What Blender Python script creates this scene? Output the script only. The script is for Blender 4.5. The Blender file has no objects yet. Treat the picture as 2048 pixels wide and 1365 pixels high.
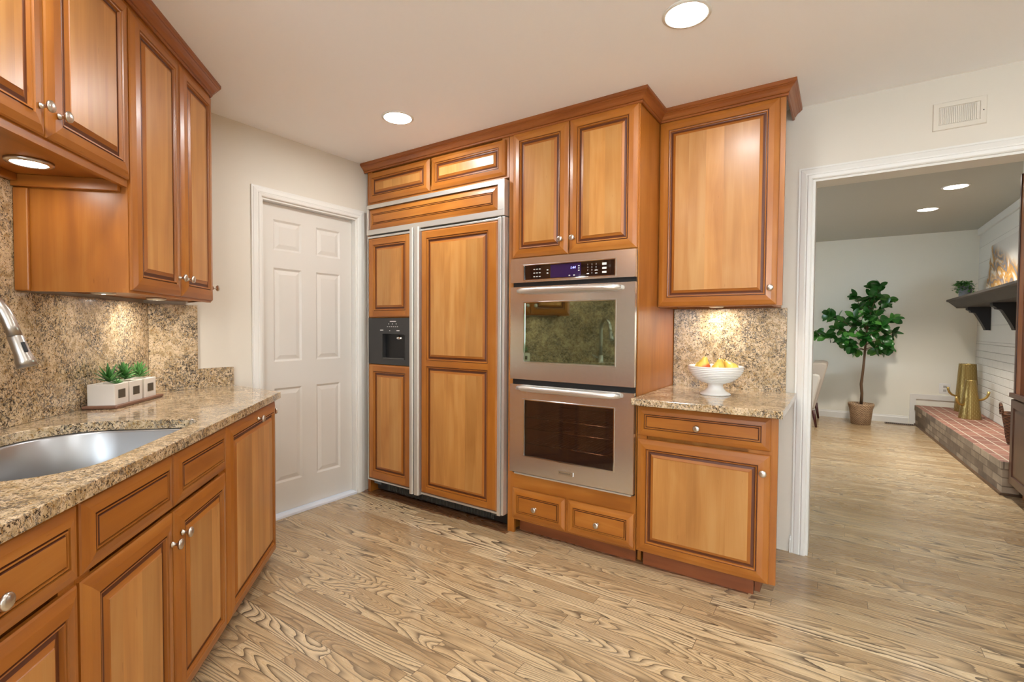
import bpy, math, random
from mathutils import Matrix, Vector
random.seed(7)
PI = math.pi
S2 = math.sqrt(0.5)
scene = bpy.context.scene
COL = scene.collection

# ------------------------------------------------------------------ camera, world, exposure
F_PX, YAW, PITCH, ROLL, EYE = 980.87, 0.591, 0.0267, -0.006, 1.23
cam_data = bpy.data.cameras.new('camera')
cam_data.sensor_fit = 'HORIZONTAL'
cam_data.sensor_width = 36.0
cam_data.lens = 36.0 * F_PX / 2048.0
cam_data.clip_start = 0.05
cam = bpy.data.objects.new('camera', cam_data)
COL.objects.link(cam)
cam.matrix_world = (Matrix.Translation((0, 0, EYE)) @ Matrix.Rotation(YAW, 4, 'Z')
                    @ Matrix.Rotation(PI / 2 - PITCH, 4, 'X') @ Matrix.Rotation(-ROLL, 4, 'Z'))
scene.camera = cam
scene.view_settings.view_transform = 'Standard'
scene.view_settings.look = 'None'
scene.view_settings.exposure = 0.06
scene.view_settings.gamma = 1.0
scene.view_settings.use_curve_mapping = False
scene.cycles.use_denoising = True
scene.cycles.max_bounces = 10
scene.cycles.diffuse_bounces = 4
scene.cycles.glossy_bounces = 5
scene.cycles.sample_clamp_indirect = 8.0

world = bpy.data.worlds.new('daylight')
scene.world = world
world.use_nodes = True
bg = world.node_tree.nodes['Background']
bg.inputs['Color'].default_value = (0.74, 0.87, 1.0, 1)
bg.inputs['Strength'].default_value = 15.5

CAN_L = 225.0       # radiance of a kitchen ceiling can
FAR_L = 14.0        # radiance of a ceiling can in the room beyond
PUCK_L = 230.0      # radiance of an under-cabinet puck


# ------------------------------------------------------------------ node helper
class NT:
    def __init__(self, name):
        self.m = bpy.data.materials.new(name)
        self.m.use_nodes = True
        self.t = self.m.node_tree
        self.b = self.t.nodes['Principled BSDF']

    def n(self, typ, **kw):
        nd = self.t.nodes.new(typ)
        for k, v in kw.items():
            setattr(nd, k, v)
        return nd

    def link(self, a, b):
        self.t.links.new(a, b)

    def put(self, sock, v):
        if hasattr(v, 'is_output'):
            self.link(v, sock)
        else:
            sock.default_value = v

    def math(self, op, a, b=None, c=None, clamp=False):
        nd = self.n('ShaderNodeMath', operation=op, use_clamp=clamp)
        self.put(nd.inputs[0], a)
        if b is not None: self.put(nd.inputs[1], b)
        if c is not None: self.put(nd.inputs[2], c)
        return nd.outputs[0]

    def xyz(self, v):
        nd = self.n('ShaderNodeSeparateXYZ')
        self.link(v, nd.inputs[0])
        return nd.outputs

    def vec(self, x, y, z=0.0):
        nd = self.n('ShaderNodeCombineXYZ')
        for i, a in enumerate((x, y, z)): self.put(nd.inputs[i], a)
        return nd.outputs[0]

    def noise(self, v, scale, detail=2.0, rough=0.5, dist=0.0):
        nd = self.n('ShaderNodeTexNoise')
        if v is not None: self.link(v, nd.inputs['Vector'])
        nd.inputs['Scale'].default_value = scale
        nd.inputs['Detail'].default_value = detail
        nd.inputs['Roughness'].default_value = rough
        nd.inputs['Distortion'].default_value = dist
        return nd.outputs['Fac']

    def white(self, v, dims='3D'):
        nd = self.n('ShaderNodeTexWhiteNoise', noise_dimensions=dims)
        if dims == '1D': self.put(nd.inputs['W'], v)
        else: self.link(v, nd.inputs['Vector'])
        return nd.outputs

    def ramp(self, f, stops, interp='LINEAR'):
        nd = self.n('ShaderNodeValToRGB')
        nd.color_ramp.interpolation = interp
        els = nd.color_ramp.elements
        while len(els) < len(stops): els.new(0.5)
        for e, (p, c) in zip(els, stops):
            e.position = p
            e.color = c if len(c) == 4 else (*c, 1)
        self.put(nd.inputs[0], f)
        return nd.outputs['Color']

    def sstep(self, f, lo, hi):
        nd = self.n('ShaderNodeMapRange', interpolation_type='SMOOTHSTEP')
        self.put(nd.inputs['Value'], f)
        nd.inputs['From Min'].default_value = lo
        nd.inputs['From Max'].default_value = hi
        return nd.outputs[0]

    def mix(self, f, a, b, blend='MIX'):
        nd = self.n('ShaderNodeMix', data_type='RGBA', blend_type=blend)
        self.put(nd.inputs[0], f)
        for s, v in ((nd.inputs[6], a), (nd.inputs[7], b)):
            if isinstance(v, tuple) and len(v) == 3: v = (*v, 1)
            self.put(s, v)
        return nd.outputs[2]

    def bump(self, h, strength=0.2, dist=0.002):
        nd = self.n('ShaderNodeBump')
        nd.inputs['Strength'].default_value = strength
        nd.inputs['Distance'].default_value = dist
        self.put(nd.inputs['Height'], h)
        self.link(nd.outputs[0], self.b.inputs['Normal'])

    def pos(self):
        return self.n('ShaderNodeNewGeometry').outputs['Position']

    def obj(self):
        return self.n('ShaderNodeTexCoord').outputs['Object']

    def uv(self):
        return self.n('ShaderNodeTexCoord').outputs['UV']

    def set(self, **kw):
        for k, v in kw.items():
            self.put(self.b.inputs[k.replace('_', ' ')], v if not (isinstance(v, tuple) and len(v) == 3) else (*v, 1))
        return self.m


def srgb(r, g, b):
    f = lambda c: (c / 255 / 12.92) if c / 255 <= 0.04045 else ((c / 255 + 0.055) / 1.055) ** 2.4
    return (f(r), f(g), f(b))


def plain(name, c, rough=0.5, metal=0.0, **kw):
    n = NT(name)
    return n.set(Base_Color=c, Roughness=rough, Metallic=metal, **kw)


def emit(name, c, strength):
    n = NT(name)
    return n.set(Base_Color=(0.8, 0.8, 0.8), Emission_Color=c, Emission_Strength=strength)


# ------------------------------------------------------------------ materials
def make_cherry(name, staves, light, mid, dark, rough=0.36):
    n = NT(name)
    u, v, _ = n.xyz(n.uv())
    oi = n.n('ShaderNodeObjectInfo').outputs['Random']
    off = n.math('MULTIPLY', oi, 37.0)
    if staves:
        sv = n.math('DIVIDE', n.math('ADD', v, n.math('MULTIPLY', oi, 0.5)), 0.088)
        idx = n.math('FLOOR', sv)
        sr = n.white(n.vec(idx, off, 3.0))['Value']
        off2 = n.math('MULTIPLY_ADD', sr, 23.0, off)
    else:
        sr = None
        off2 = off
    g = n.vec(n.math('MULTIPLY', u, 1.3), n.math('MULTIPLY', v, 15.0), off2)
    broad = n.noise(g, 1.0, 2.0, 0.5, 0.8)
    fine = n.noise(n.vec(n.math('MULTIPLY', u, 9.0), n.math('MULTIPLY', v, 260.0), off2), 1.0, 2.0)
    blot = n.noise(n.vec(n.math('MULTIPLY', u, 3.0), n.math('MULTIPLY', v, 6.0), off2), 1.0, 2.0, 0.5, 0.5)
    f = n.math('MULTIPLY_ADD', broad, 0.55, n.math('MULTIPLY', blot, 0.35))
    f = n.math('MULTIPLY_ADD', fine, 0.10, f)
    c = n.ramp(f, [(0.22, dark), (0.50, mid), (0.78, light)])
    if sr is not None:
        k = n.math('MULTIPLY_ADD', sr, 0.26, 0.86)
        c = n.mix(1.0, c, n.vec(k, k, k), 'MULTIPLY')
    # small dark mineral flecks along the grain
    fl = n.noise(n.vec(n.math('MULTIPLY', u, 16.0), n.math('MULTIPLY', v, 110.0), off2), 1.0, 1.0)
    c = n.mix(n.math('MULTIPLY', n.sstep(fl, 0.76, 0.82), 0.55), c, dark)
    n.set(Base_Color=c, Roughness=rough, Coat_Weight=0.10, Coat_Roughness=0.2)
    return n.m


CH_L, CH_M, CH_D = srgb(190, 126, 56), srgb(164, 97, 30), srgb(130, 70, 18)
CHERRY = make_cherry('cherry_wood', False, CH_L, CH_M, CH_D)
CHERRY_P = make_cherry('cherry_panel', True, srgb(206, 155, 92), srgb(186, 128, 64), srgb(152, 94, 38))
CHERRY_X = make_cherry('cherry_moulding', False, srgb(170, 104, 48), srgb(146, 80, 32), srgb(110, 56, 18))  # darker cherry carrying the crown's shade in its colour; bookcase frame shares it
GLAZE = plain('cherry_glaze', srgb(92, 46, 20), 0.4)
CHERRY_DK = make_cherry('cherry_toe_kick', False, srgb(160, 92, 48), srgb(132, 70, 34), srgb(100, 50, 22), 0.45)
WALNUT = make_cherry('brown_bookcase_wood', False, srgb(104, 64, 44), srgb(82, 48, 32), srgb(56, 31, 20), 0.35)
MANTEL_W = make_cherry('weathered_mantel_wood', False, srgb(74, 62, 51), srgb(50, 41, 33), srgb(28, 22, 18), 0.65)
TRAY_W = make_cherry('tray_wood', False, srgb(150, 108, 84), srgb(122, 84, 62), srgb(92, 60, 44), 0.5)

PAINT = plain('cream_wall_paint', srgb(217, 208, 192), 0.6)
CEIL = plain('ceiling_paint', srgb(250, 250, 251), 0.7)
FARPAINT = plain('greige_wall_paint', srgb(240, 235, 219), 0.65)
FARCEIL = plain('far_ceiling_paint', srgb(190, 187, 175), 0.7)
TRIM = plain('white_trim_paint', srgb(226, 222, 213), 0.38)
DOORP = plain('white_door_paint', srgb(214, 207, 196), 0.38)


def make_granite():
    n = NT('speckled_beige_granite')
    p = n.pos()
    a = n.noise(p, 30.0, 3.0, 0.6, 0.8)
    b = n.noise(p, 8.0, 2.0, 0.5, 0.4)
    base = n.ramp(a, [(0.34, srgb(166, 140, 102)), (0.46, srgb(194, 168, 130)), (0.58, srgb(218, 192, 158)), (0.70, srgb(204, 180, 138))])
    gz = n.math('MULTIPLY', n.sstep(n.noise(p, 80.0, 3.0, 0.7, 0.8), 0.50, 0.57), n.sstep(b, 0.34, 0.55))
    c = n.mix(n.math('MULTIPLY', gz, 0.85), base, srgb(116, 108, 98))
    c = n.mix(n.math('MULTIPLY', n.sstep(n.noise(p, 105.0, 2.0, 0.6, 0.5), 0.58, 0.63), 0.8), c, srgb(156, 118, 66))
    dz = n.noise(p, 125.0, 3.0, 0.7, 0.9)
    lim = n.math('MULTIPLY_ADD', b, -0.22, 0.675)
    d = n.math('MULTIPLY', n.math('SUBTRACT', dz, lim), 40.0, clamp=True)
    c = n.mix(n.math('MULTIPLY', d, 0.92), c, srgb(44, 36, 30))
    d2 = n.sstep(n.noise(p, 190.0, 2.0, 0.7, 0.4), 0.60, 0.63)
    c = n.mix(n.math('MULTIPLY', d2, 0.85), c, srgb(62, 52, 44))
    n.set(Base_Color=c, Roughness=0.13, Coat_Weight=0.2, Coat_Roughness=0.05)
    return n.m


GRANITE = make_granite()


def make_floor():
    n = NT('stained_oak_strip_floor')
    x, y, _ = n.xyz(n.pos())
    W, L = 0.0715, 0.92
    yr = n.math('DIVIDE', y, W)
    row = n.math('FLOOR', yr)
    fy = n.math('FRACT', yr)
    r1 = n.white(row, '1D')['Value']
    xr = n.math('DIVIDE', n.math('MULTIPLY_ADD', r1, 9.3, x), L)
    colm = n.math('FLOOR', xr)
    fx = n.math('FRACT', xr)
    wn = n.white(n.vec(row, colm, 1.0))
    ra, rb, rc = n.xyz(wn['Color'])
    # cathedral rings: contour lines of a stretched noise field, each strip its own
    gx = n.math('MULTIPLY_ADD', ra, 61.0, n.math('MULTIPLY', x, n.math('MULTIPLY_ADD', rc, 1.0, 0.55)))
    gy = n.math('MULTIPLY_ADD', y, 8.5, n.math('MULTIPLY', rb, 43.0))
    field = n.noise(n.vec(gx, gy, n.math('MULTIPLY', rc, 29.0)), 1.0, 1.0, 0.4, 0.15)
    cnt = n.math('MULTIPLY_ADD', rb, 16.0, 17.0)
    wob = n.noise(n.vec(n.math('MULTIPLY', x, 30.0), n.math('MULTIPLY', y, 60.0), rc), 1.0, 2.0)
    ph = n.math('FRACT', n.math('ADD', n.math('MULTIPLY', field, cnt), n.math('MULTIPLY', wob, 0.30)))
    ring = n.math('POWER', ph, 2.6)
    ring = n.math('MULTIPLY', ring, n.sstep(ph, 1.0, 0.93))
    streak = n.noise(n.vec(n.math('MULTIPLY_ADD', ra, 17.0, n.math('MULTIPLY', x, 5.0)), n.math('MULTIPLY', y, 330.0), rc), 1.0, 3.0, 0.6)
    pores = n.sstep(streak, 0.50, 0.68)
    cath = n.math('MULTIPLY', ring, n.math('MULTIPLY_ADD', ra, 0.6, 0.65))
    tone = n.ramp(n.math('MULTIPLY_ADD', wob, 0.25, n.math('MULTIPLY', ra, 0.8)),
                  [(0.05, srgb(172, 142, 104)), (0.45, srgb(201, 172, 131)), (0.75, srgb(214, 187, 146)), (1.0, srgb(224, 199, 160))])
    dark = srgb(62, 45, 30)
    c = n.mix(n.math('MULTIPLY', cath, 0.98, clamp=True), tone, dark)
    c = n.mix(n.math('MULTIPLY', pores, 0.42), c, srgb(112, 84, 56))
    # seams
    ey = n.math('MINIMUM', fy, n.math('SUBTRACT', 1.0, fy))
    ex = n.math('MULTIPLY', n.math('MINIMUM', fx, n.math('SUBTRACT', 1.0, fx)), L / W)
    e = n.math('MINIMUM', ey, ex)
    seam = n.sstep(e, 0.022, 0.006)
    c = n.mix(n.math('MULTIPLY', seam, 0.75), c, srgb(60, 42, 28))
    # older, unsanded red-brown finish left under the refrigerator; same tone along the toe kicks
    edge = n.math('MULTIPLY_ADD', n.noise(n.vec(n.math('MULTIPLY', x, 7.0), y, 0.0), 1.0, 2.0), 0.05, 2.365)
    redbrown = n.math('MULTIPLY', n.math('GREATER_THAN', y, edge), n.math('LESS_THAN', x, -1.64))
    redbrown_kick = n.math('MULTIPLY', n.math('GREATER_THAN', y, n.math('ADD', edge, 0.085)), n.math('LESS_THAN', x, -0.335))
    redbrown = n.math('MULTIPLY', n.math('MAXIMUM', redbrown, redbrown_kick), n.math('LESS_THAN', y, 3.05))
    c = n.mix(n.math('MULTIPLY', redbrown, 0.85), c, n.mix(cath, srgb(112, 64, 32), srgb(52, 26, 12)))
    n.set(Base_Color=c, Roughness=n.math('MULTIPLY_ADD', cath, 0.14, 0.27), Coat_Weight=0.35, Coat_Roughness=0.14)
    n.bump(n.math('SUBTRACT', 1.0, n.math('MULTIPLY_ADD', cath, 0.15, seam)), 0.22, 0.0012)
    return n.m


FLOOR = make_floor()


def make_steel(name, c, rough, axis):
    n = NT(name)
    x, y, z = n.xyz(n.obj())
    k = {'x': (4.0, 500.0, 500.0), 'z': (500.0, 500.0, 4.0)}[axis]
    s = n.noise(n.vec(n.math('MULTIPLY', x, k[0]), n.math('MULTIPLY', y, k[1]), n.math('MULTIPLY', z, k[2])), 1.0, 2.0)
    n.set(Base_Color=c, Metallic=0.95, Roughness=n.math('MULTIPLY_ADD', s, 0.06, rough - 0.03))
    return n.m


STEEL = make_steel('brushed_stainless', srgb(230, 231, 230), 0.22, 'x')
STEEL_S = make_steel('sink_stainless', srgb(172, 172, 172), 0.34, 'x')
HANDLE = plain('satin_steel_handle', srgb(226, 220, 212), 0.36, 0.9)
NICKEL = plain('satin_nickel', srgb(205, 198, 188), 0.28, 1.0)
ALU = plain('fridge_aluminium', srgb(214, 210, 202), 0.36, 0.75)
FAUCET = plain('brushed_faucet_nickel', srgb(176, 168, 158), 0.32, 1.0)
CHROME = plain('chrome', srgb(225, 225, 225), 0.08, 1.0)
BRASS = plain('brass', srgb(170, 130, 60), 0.3, 1.0)
BLACK = plain('black_plastic', srgb(12, 11, 11), 0.45)
BLACKGLOSS = plain('black_gloss', srgb(48, 46, 44), 0.12)
DARKGREY = plain('dark_grey_plastic', srgb(70, 68, 64), 0.25)
OVENGLASS = NT('oven_window_glass').set(Base_Color=srgb(16, 18, 14), Roughness=0.03, Specular_IOR_Level=1.0,
                                         Specular_Tint=(0.80, 1.0, 0.72), IOR=2.6)
LOWGLASS = NT('lower_oven_window_glass').set(Base_Color=srgb(176, 140, 118), Roughness=0.02, Transmission_Weight=0.97, IOR=1.5)
PANELGLASS = NT('oven_control_glass').set(Base_Color=srgb(26, 16, 13), Roughness=0.04, Specular_IOR_Level=0.8)
INK = plain('panel_marking_white', srgb(215, 212, 205), 0.5)
INKDIM = plain('badge_ink', srgb(70, 66, 62), 0.5)
CLOCKBLUE = emit('clock_blue', (0.18, 0.22, 1.0), 3.0)
DISPLAY = plain('display_violet', srgb(44, 26, 66), 0.08)
OVENIN = plain('oven_enamel', srgb(128, 92, 74), 0.4)
CERAMIC = plain('white_ceramic', srgb(240, 236, 228), 0.22)
CONCRETE = plain('pale_planter', srgb(226, 218, 206), 0.6)
PLATE = plain('bronze_label_plate', srgb(84, 74, 60), 0.45, 0.3)
PEBBLE = plain('tan_pebbles', srgb(150, 134, 114), 0.7)
SUCC = plain('succulent_green', srgb(54, 112, 44), 0.4)
SUCC2 = plain('succulent_pale_green', srgb(108, 166, 92), 0.4)
LEAF = plain('tree_leaf_green', srgb(38, 92, 32), 0.28)
LEAF2 = plain('tree_leaf_light', srgb(74, 134, 52), 0.3)
BARK = plain('tree_bark', srgb(98, 72, 48), 0.7)
SOIL = plain('soil', srgb(56, 42, 32), 0.9)
PEAR = NT('pear_skin')
_b = PEAR.noise(PEAR.obj(), 9.0, 2.0)
PEAR = PEAR.set(Base_Color=PEAR.ramp(_b, [(0.38, srgb(232, 208, 96)), (0.50, srgb(236, 194, 92)), (0.60, srgb(216, 96, 52))]), Roughness=0.35)
STEM = plain('pear_stem', srgb(74, 52, 30), 0.7)
FABRIC = plain('pale_grey_upholstery', srgb(206, 200, 190), 0.9)
FABRIC2 = plain('beige_upholstery', srgb(182, 170, 156), 0.9)
MAHOG = plain('dark_red_leg', srgb(70, 24, 20), 0.3)
GOLD = NT('punched_gold_metal')
_x, _y, _z = GOLD.xyz(GOLD.obj())
_an = GOLD.math('MULTIPLY', GOLD.math('ARCTAN2', _y, _x), 16.0)
_rows = GOLD.math('MULTIPLY', _z, 420.0)
_dot = GOLD.math('MULTIPLY', GOLD.math('SINE', _an), GOLD.math('SINE', _rows))
GOLD = GOLD.set(Base_Color=GOLD.mix(GOLD.sstep(_dot, 0.45, 0.7), srgb(150, 126, 72), srgb(206, 184, 126)), Metallic=0.85, Roughness=0.36)
GOLDP = plain('plain_gold_metal', srgb(188, 158, 92), 0.3, 0.9)
GREYPOT = plain('grey_cement_pot', srgb(138, 140, 144), 0.7)
OUTLET_W = plain('outlet_white', srgb(240, 238, 232), 0.4)
SOCKET = plain('socket_grey', srgb(176, 172, 164), 0.5)
VENTBR = plain('brown_register', srgb(92, 66, 44), 0.4)
GAPLIGHT = plain('under_door_light', srgb(226, 230, 238), 0.3)
PUTTYDARK = plain('shadow_gap_black', srgb(12, 10, 9), 0.8)
CORBEL = plain('black_stained_corbel', srgb(14, 10, 9), 0.5)
CANLIGHT = emit('ceiling_can_glow', (0.95, 0.98, 1.0), CAN_L)
FARLIGHT = emit('far_can_glow', (1.0, 0.93, 0.83), FAR_L)
PUCKSINK = emit('recessed_puck_glow', (1.0, 0.95, 0.88), PUCK_L * 0.2)
PUCKLIGHT = emit('puck_glow', (1.0, 0.95, 0.88), PUCK_L)


def make_wicker(name, l, d, sc):
    n = NT(name)
    x, y, z = n.xyz(n.obj())
    a = n.math('MULTIPLY', n.math('ARCTAN2', y, x), sc)
    w = n.math('SINE', n.math('ADD', a, n.math('MULTIPLY', n.math('FLOOR', n.math('MULTIPLY', z, 70.0)), PI)))
    r = n.math('SINE', n.math('MULTIPLY', z, 440.0))
    h = n.math('MULTIPLY_ADD', w, 0.35, n.math('MULTIPLY', r, 0.35))
    h = n.math('ADD', h, n.noise(n.obj(), 30.0, 3.0))
    n.set(Base_Color=n.ramp(h, [(0.1, d), (0.9, l)]), Roughness=0.75)
    n.bump(h, 0.6, 0.004)
    return n.m


WICKER = make_wicker('woven_seagrass', srgb(200, 168, 132), srgb(122, 94, 70), 26.0)
WICKER2 = make_wicker('woven_brown_wicker', srgb(128, 84, 54), srgb(52, 30, 18), 9.0)


def brick_tex(n, v, c1, c2, mortar, bw, bh, ms, off=0.5):
    b = n.n('ShaderNodeTexBrick')
    b.offset = off
    n.link(v, b.inputs['Vector'])
    b.inputs['Color1'].default_value = (*c1, 1)
    b.inputs['Color2'].default_value = (*c2, 1)
    b.inputs['Mortar'].default_value = (*mortar, 1)
    b.inputs['Scale'].default_value = 1.0
    b.inputs['Mortar Size'].default_value = ms
    b.inputs['Brick Width'].default_value = bw
    b.inputs['Row Height'].default_value = bh
    return b.outputs


def make_white_brick():
    n = NT('white_painted_brick')
    x, y, z = n.xyz(n.pos())
    fz = n.math('FRACT', n.math('DIVIDE', z, 0.0825))
    row = n.math('FLOOR', n.math('DIVIDE', z, 0.0825))
    fy = n.math('FRACT', n.math('MULTIPLY_ADD', row, 0.5, n.math('DIVIDE', y, 0.225)))
    h = n.sstep(n.math('MINIMUM', fz, n.math('SUBTRACT', 1.0, fz)), 0.075, 0.02)
    v = n.math('MULTIPLY', n.sstep(n.math('MINIMUM', fy, n.math('SUBTRACT', 1.0, fy)), 0.03, 0.005), 0.35)
    j = n.math('MAXIMUM', h, v)
    nz = n.noise(n.pos(), 40.0, 3.0)
    n.set(Base_Color=n.mix(n.math('MULTIPLY', j, 0.35), srgb(221, 217, 207), srgb(150, 144, 134)), Roughness=0.55)
    n.bump(n.math('MULTIPLY_ADD', nz, 0.3, n.math('SUBTRACT', 1.0, j)), 0.7, 0.008)
    return n.m


def make_red_brick():
    n = NT('red_hearth_brick')
    x, y, z = n.xyz(n.pos())
    o = brick_tex(n, n.vec(y, n.math('ADD', x, n.math('MULTIPLY', y, 0.061))), srgb(152, 106, 88), srgb(126, 82, 68), srgb(182, 168, 148), 0.205, 0.098, 0.006, 0.0)
    nz = n.noise(n.pos(), 14.0, 3.0)
    k = n.math('MULTIPLY_ADD', nz, 0.5, 0.75)
    n.set(Base_Color=n.mix(1.0, o['Color'], n.vec(k, k, k), 'MULTIPLY'), Roughness=0.7)
    n.bump(n.math('SUBTRACT', 1.0, o['Fac']), 0.5, 0.006)
    return n.m


def make_grey_brick():
    n = NT('weathered_side_brick')
    x, y, z = n.xyz(n.pos())
    v = n.vec(n.math('ADD', x, y), z)
    o = brick_tex(n, v, srgb(184, 164, 140), srgb(116, 100, 84), srgb(128, 112, 94), 0.21, 0.0655, 0.005)
    nz = n.noise(v, 9.0, 3.0)
    k = n.math('MULTIPLY_ADD', nz, 0.9, 0.55)
    n.set(Base_Color=n.mix(1.0, o['Color'], n.vec(k, k, k), 'MULTIPLY'), Roughness=0.8)
    n.bump(n.math('SUBTRACT', 1.0, o['Fac']), 0.7, 0.008)
    return n.m


def make_shiplap():
    n = NT('white_shiplap_boards')
    x, y, z = n.xyz(n.pos())
    f = n.math('FRACT', n.math('DIVIDE', n.math('SUBTRACT', z, 1.10), 0.19))
    g = n.sstep(f, 0.035, 0.0)
    n.set(Base_Color=n.mix(n.math('MULTIPLY', g, 0.5), srgb(220, 216, 206), srgb(120, 114, 104)), Roughness=0.5)
    n.bump(n.math('SUBTRACT', 1.0, g), 0.5, 0.004)
    return n.m


WBRICK, RBRICK, GBRICK, SHIPLAP = make_white_brick(), make_red_brick(), make_grey_brick(), make_shiplap()


def make_art():
    n = NT('abstract_paint')
    x, y, z = n.xyz(n.obj())
    acr = n.math('MULTIPLY_ADD', y, -0.55, z)
    v = n.vec(n.math('MULTIPLY', acr, 5.2), n.math('MULTIPLY', n.math('MULTIPLY_ADD', z, 0.5, y), 1.7), 4.2)
    f = n.noise(v, 1.0, 3.0, 0.55, 1.0)
    c = n.ramp(f, [(0.32, srgb(206, 200, 190)), (0.40, srgb(198, 190, 180)), (0.43, srgb(190, 146, 80)), (0.50, srgb(172, 126, 62)),
                   (0.53, srgb(110, 104, 108)), (0.58, srgb(140, 134, 132)), (0.60, srgb(186, 142, 76)), (0.68, srgb(206, 198, 186))])
    m = n.sstep(n.math('MULTIPLY_ADD', y, -0.30, z), 0.24, 0.36)
    return n.set(Base_Color=n.mix(m, c, srgb(208, 203, 194)), Roughness=0.6)


ART = make_art()

# ------------------------------------------------------------------ mesh builder
RD = Matrix.Rotation(math.radians(135), 4, 'Z')     # frame of the diagonal sink run: x = along (s), y = into the wall (n)
RW = Matrix.Identity(4)


class MB:
    def __init__(self, mats, M=None):
        self.mats = mats if isinstance(mats, (list, tuple)) else [mats]
        self.v, self.f, self.mi, self.uvs, self.sm = [], [], [], [], []
        self.M = M or Matrix.Identity(4)

    def face(self, pts, mat=0, grain='z', smooth=False, uv=None):
        pts = [Vector(p) for p in pts]
        if uv is None:
            nrm = Vector((0, 0, 0))
            for i in range(len(pts)):
                a, b = pts[i], pts[(i + 1) % len(pts)]
                nrm += Vector(((a.y - b.y) * (a.z + b.z), (a.z - b.z) * (a.x + b.x), (a.x - b.x) * (a.y + b.y)))
            ax = [abs(c) for c in nrm]
            k = ax.index(max(ax))
            gi = 'xyz'.index(grain)
            oth = [i for i in range(3) if i != gi]
            vi = oth[0] if oth[0] != k else oth[1]
            wi = [i for i in oth if i != vi][0]
            uv = [(p[gi], p[vi] + 0.37 * p[wi]) for p in pts]
        b = len(self.v)
        self.v += [self.M @ p for p in pts]
        self.f.append(tuple(range(b, b + len(pts))))
        self.mi.append(mat); self.uvs += uv; self.sm.append(smooth)

    def box(self, x0, x1, y0, y1, z0, z1, mat=0, grain='z'):
        P = [(x0, y0, z0), (x1, y0, z0), (x1, y1, z0), (x0, y1, z0), (x0, y0, z1), (x1, y0, z1), (x1, y1, z1), (x0, y1, z1)]
        for q in ((3, 2, 1, 0), (4, 5, 6, 7), (0, 1, 5, 4), (1, 2, 6, 5), (2, 3, 7, 6), (3, 0, 4, 7)):
            self.face([P[i] for i in q], mat, grain)
        return self

    def prism(self, poly, z0, z1, mat=0, grain='z', side=None):
        n = len(poly)
        self.face([(x, y, z1) for x, y in poly], mat, grain)
        self.face([(x, y, z0) for x, y in reversed(poly)], mat, grain)
        for i in range(n):
            (a, b), (c, d) = poly[i], poly[(i + 1) % n]
            self.face([(a, b, z0), (c, d, z0), (c, d, z1), (a, b, z1)], mat if side is None else side, grain)
        return self

    def grid(self, rings, mat=0, closed=True, smooth=True, cap0=False, cap1=False):
        """shared-vertex skin over rings of points"""
        b = len(self.v)
        n = len(rings[0])
        for r in rings: self.v += [self.M @ Vector(p) for p in r]
        for i in range(len(rings) - 1):
            for j in range(n if closed else n - 1):
                k = (j + 1) % n
                q = (b + i * n + j, b + i * n + k, b + (i + 1) * n + k, b + (i + 1) * n + j)
                self.f.append(q); self.mi.append(mat); self.sm.append(smooth)
                self.uvs += [(i * .05, j * .02), (i * .05, j * .02 + .02), (i * .05 + .05, j * .02 + .02), (i * .05 + .05, j * .02)]
        for flag, i in ((cap0, 0), (cap1, len(rings) - 1)):
            if flag:
                q = [b + i * n + j for j in range(n)]
                if i == 0: q.reverse()
                self.f.append(tuple(q)); self.mi.append(mat); self.sm.append(False)
                self.uvs += [(0, 0)] * n
        return self

    def lathe(self, prof, at=(0, 0, 0), axis='z', segs=24, mat=0, sx=1.0, smooth=True):
        rings = []
        for r, h in prof:
            ring = []
            for i in range(segs):
                a = 2 * PI * i / segs
                x, y = r * math.cos(a) * sx, r * math.sin(a)
                p = {'z': (x, y, h), '-y': (x, -h, y), 'y': (-x, h, y), '-x': (-h, -x, y)}[axis]
                ring.append((p[0] + at[0], p[1] + at[1], p[2] + at[2]))
            rings.append(ring)
        return self.grid(rings, mat, True, smooth, prof[0][0] > 1e-5, prof[-1][0] > 1e-5)

    def tube(self, path, r, segs=10, mat=0, caps=True):
        path = [Vector(p) for p in path]
        rr = r if isinstance(r, (list, tuple)) else [r] * len(path)
        rings, up = [], None
        for i, p in enumerate(path):
            t = (path[min(i + 1, len(path) - 1)] - path[max(i - 1, 0)]).normalized()
            if up is None:
                up = Vector((0, 0, 1)) if abs(t.z) < 0.9 else Vector((1, 0, 0))
            a = t.cross(up).normalized(); c = a.cross(t).normalized(); up = c
            rings.append([p + (a * math.cos(2 * PI * k / segs) + c * math.sin(2 * PI * k / segs)) * rr[i] for k in range(segs)])
        return self.grid(rings, mat, True, True, caps, caps)

    def sweep(self, path, prof, mat=0):
        """profile (out, z) along a 2-D path, outwards = right-hand side, mitred"""
        n = len(path)
        offs = []
        for i in range(n):
            ds = []
            for a, b in ((i - 1, i), (i, i + 1)):
                if a >= 0 and b < n:
                    d = Vector((path[b][0] - path[a][0], path[b][1] - path[a][1])).normalized()
                    ds.append(Vector((d.y, -d.x)))
            if len(ds) == 1: m = ds[0]
            else:
                m = (ds[0] + ds[1]).normalized()
                m = m / max(0.3, m.dot(ds[0]))
            offs.append(m)
        for i in range(n - 1):
            L = math.dist(path[i], path[i + 1])
            for (o1, z1), (o2, z2) in zip(prof, prof[1:]):
                P = lambda k, o, z: (path[k][0] + offs[k].x * o, path[k][1] + offs[k].y * o, z)
                v1, v2 = o1 + z1, o2 + z2
                self.face([P(i, o1, z1), P(i + 1, o1, z1), P(i + 1, o2, z2), P(i, o2, z2)], mat,
                          uv=[(0, v1), (L, v1), (L, v2), (0, v2)])
        for k in (0, n - 1):
            q = [(path[k][0] + offs[k].x * o, path[k][1] + offs[k].y * o, z) for o, z in prof]
            self.face(q if k == 0 else q[::-1], mat)
        return self

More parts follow.
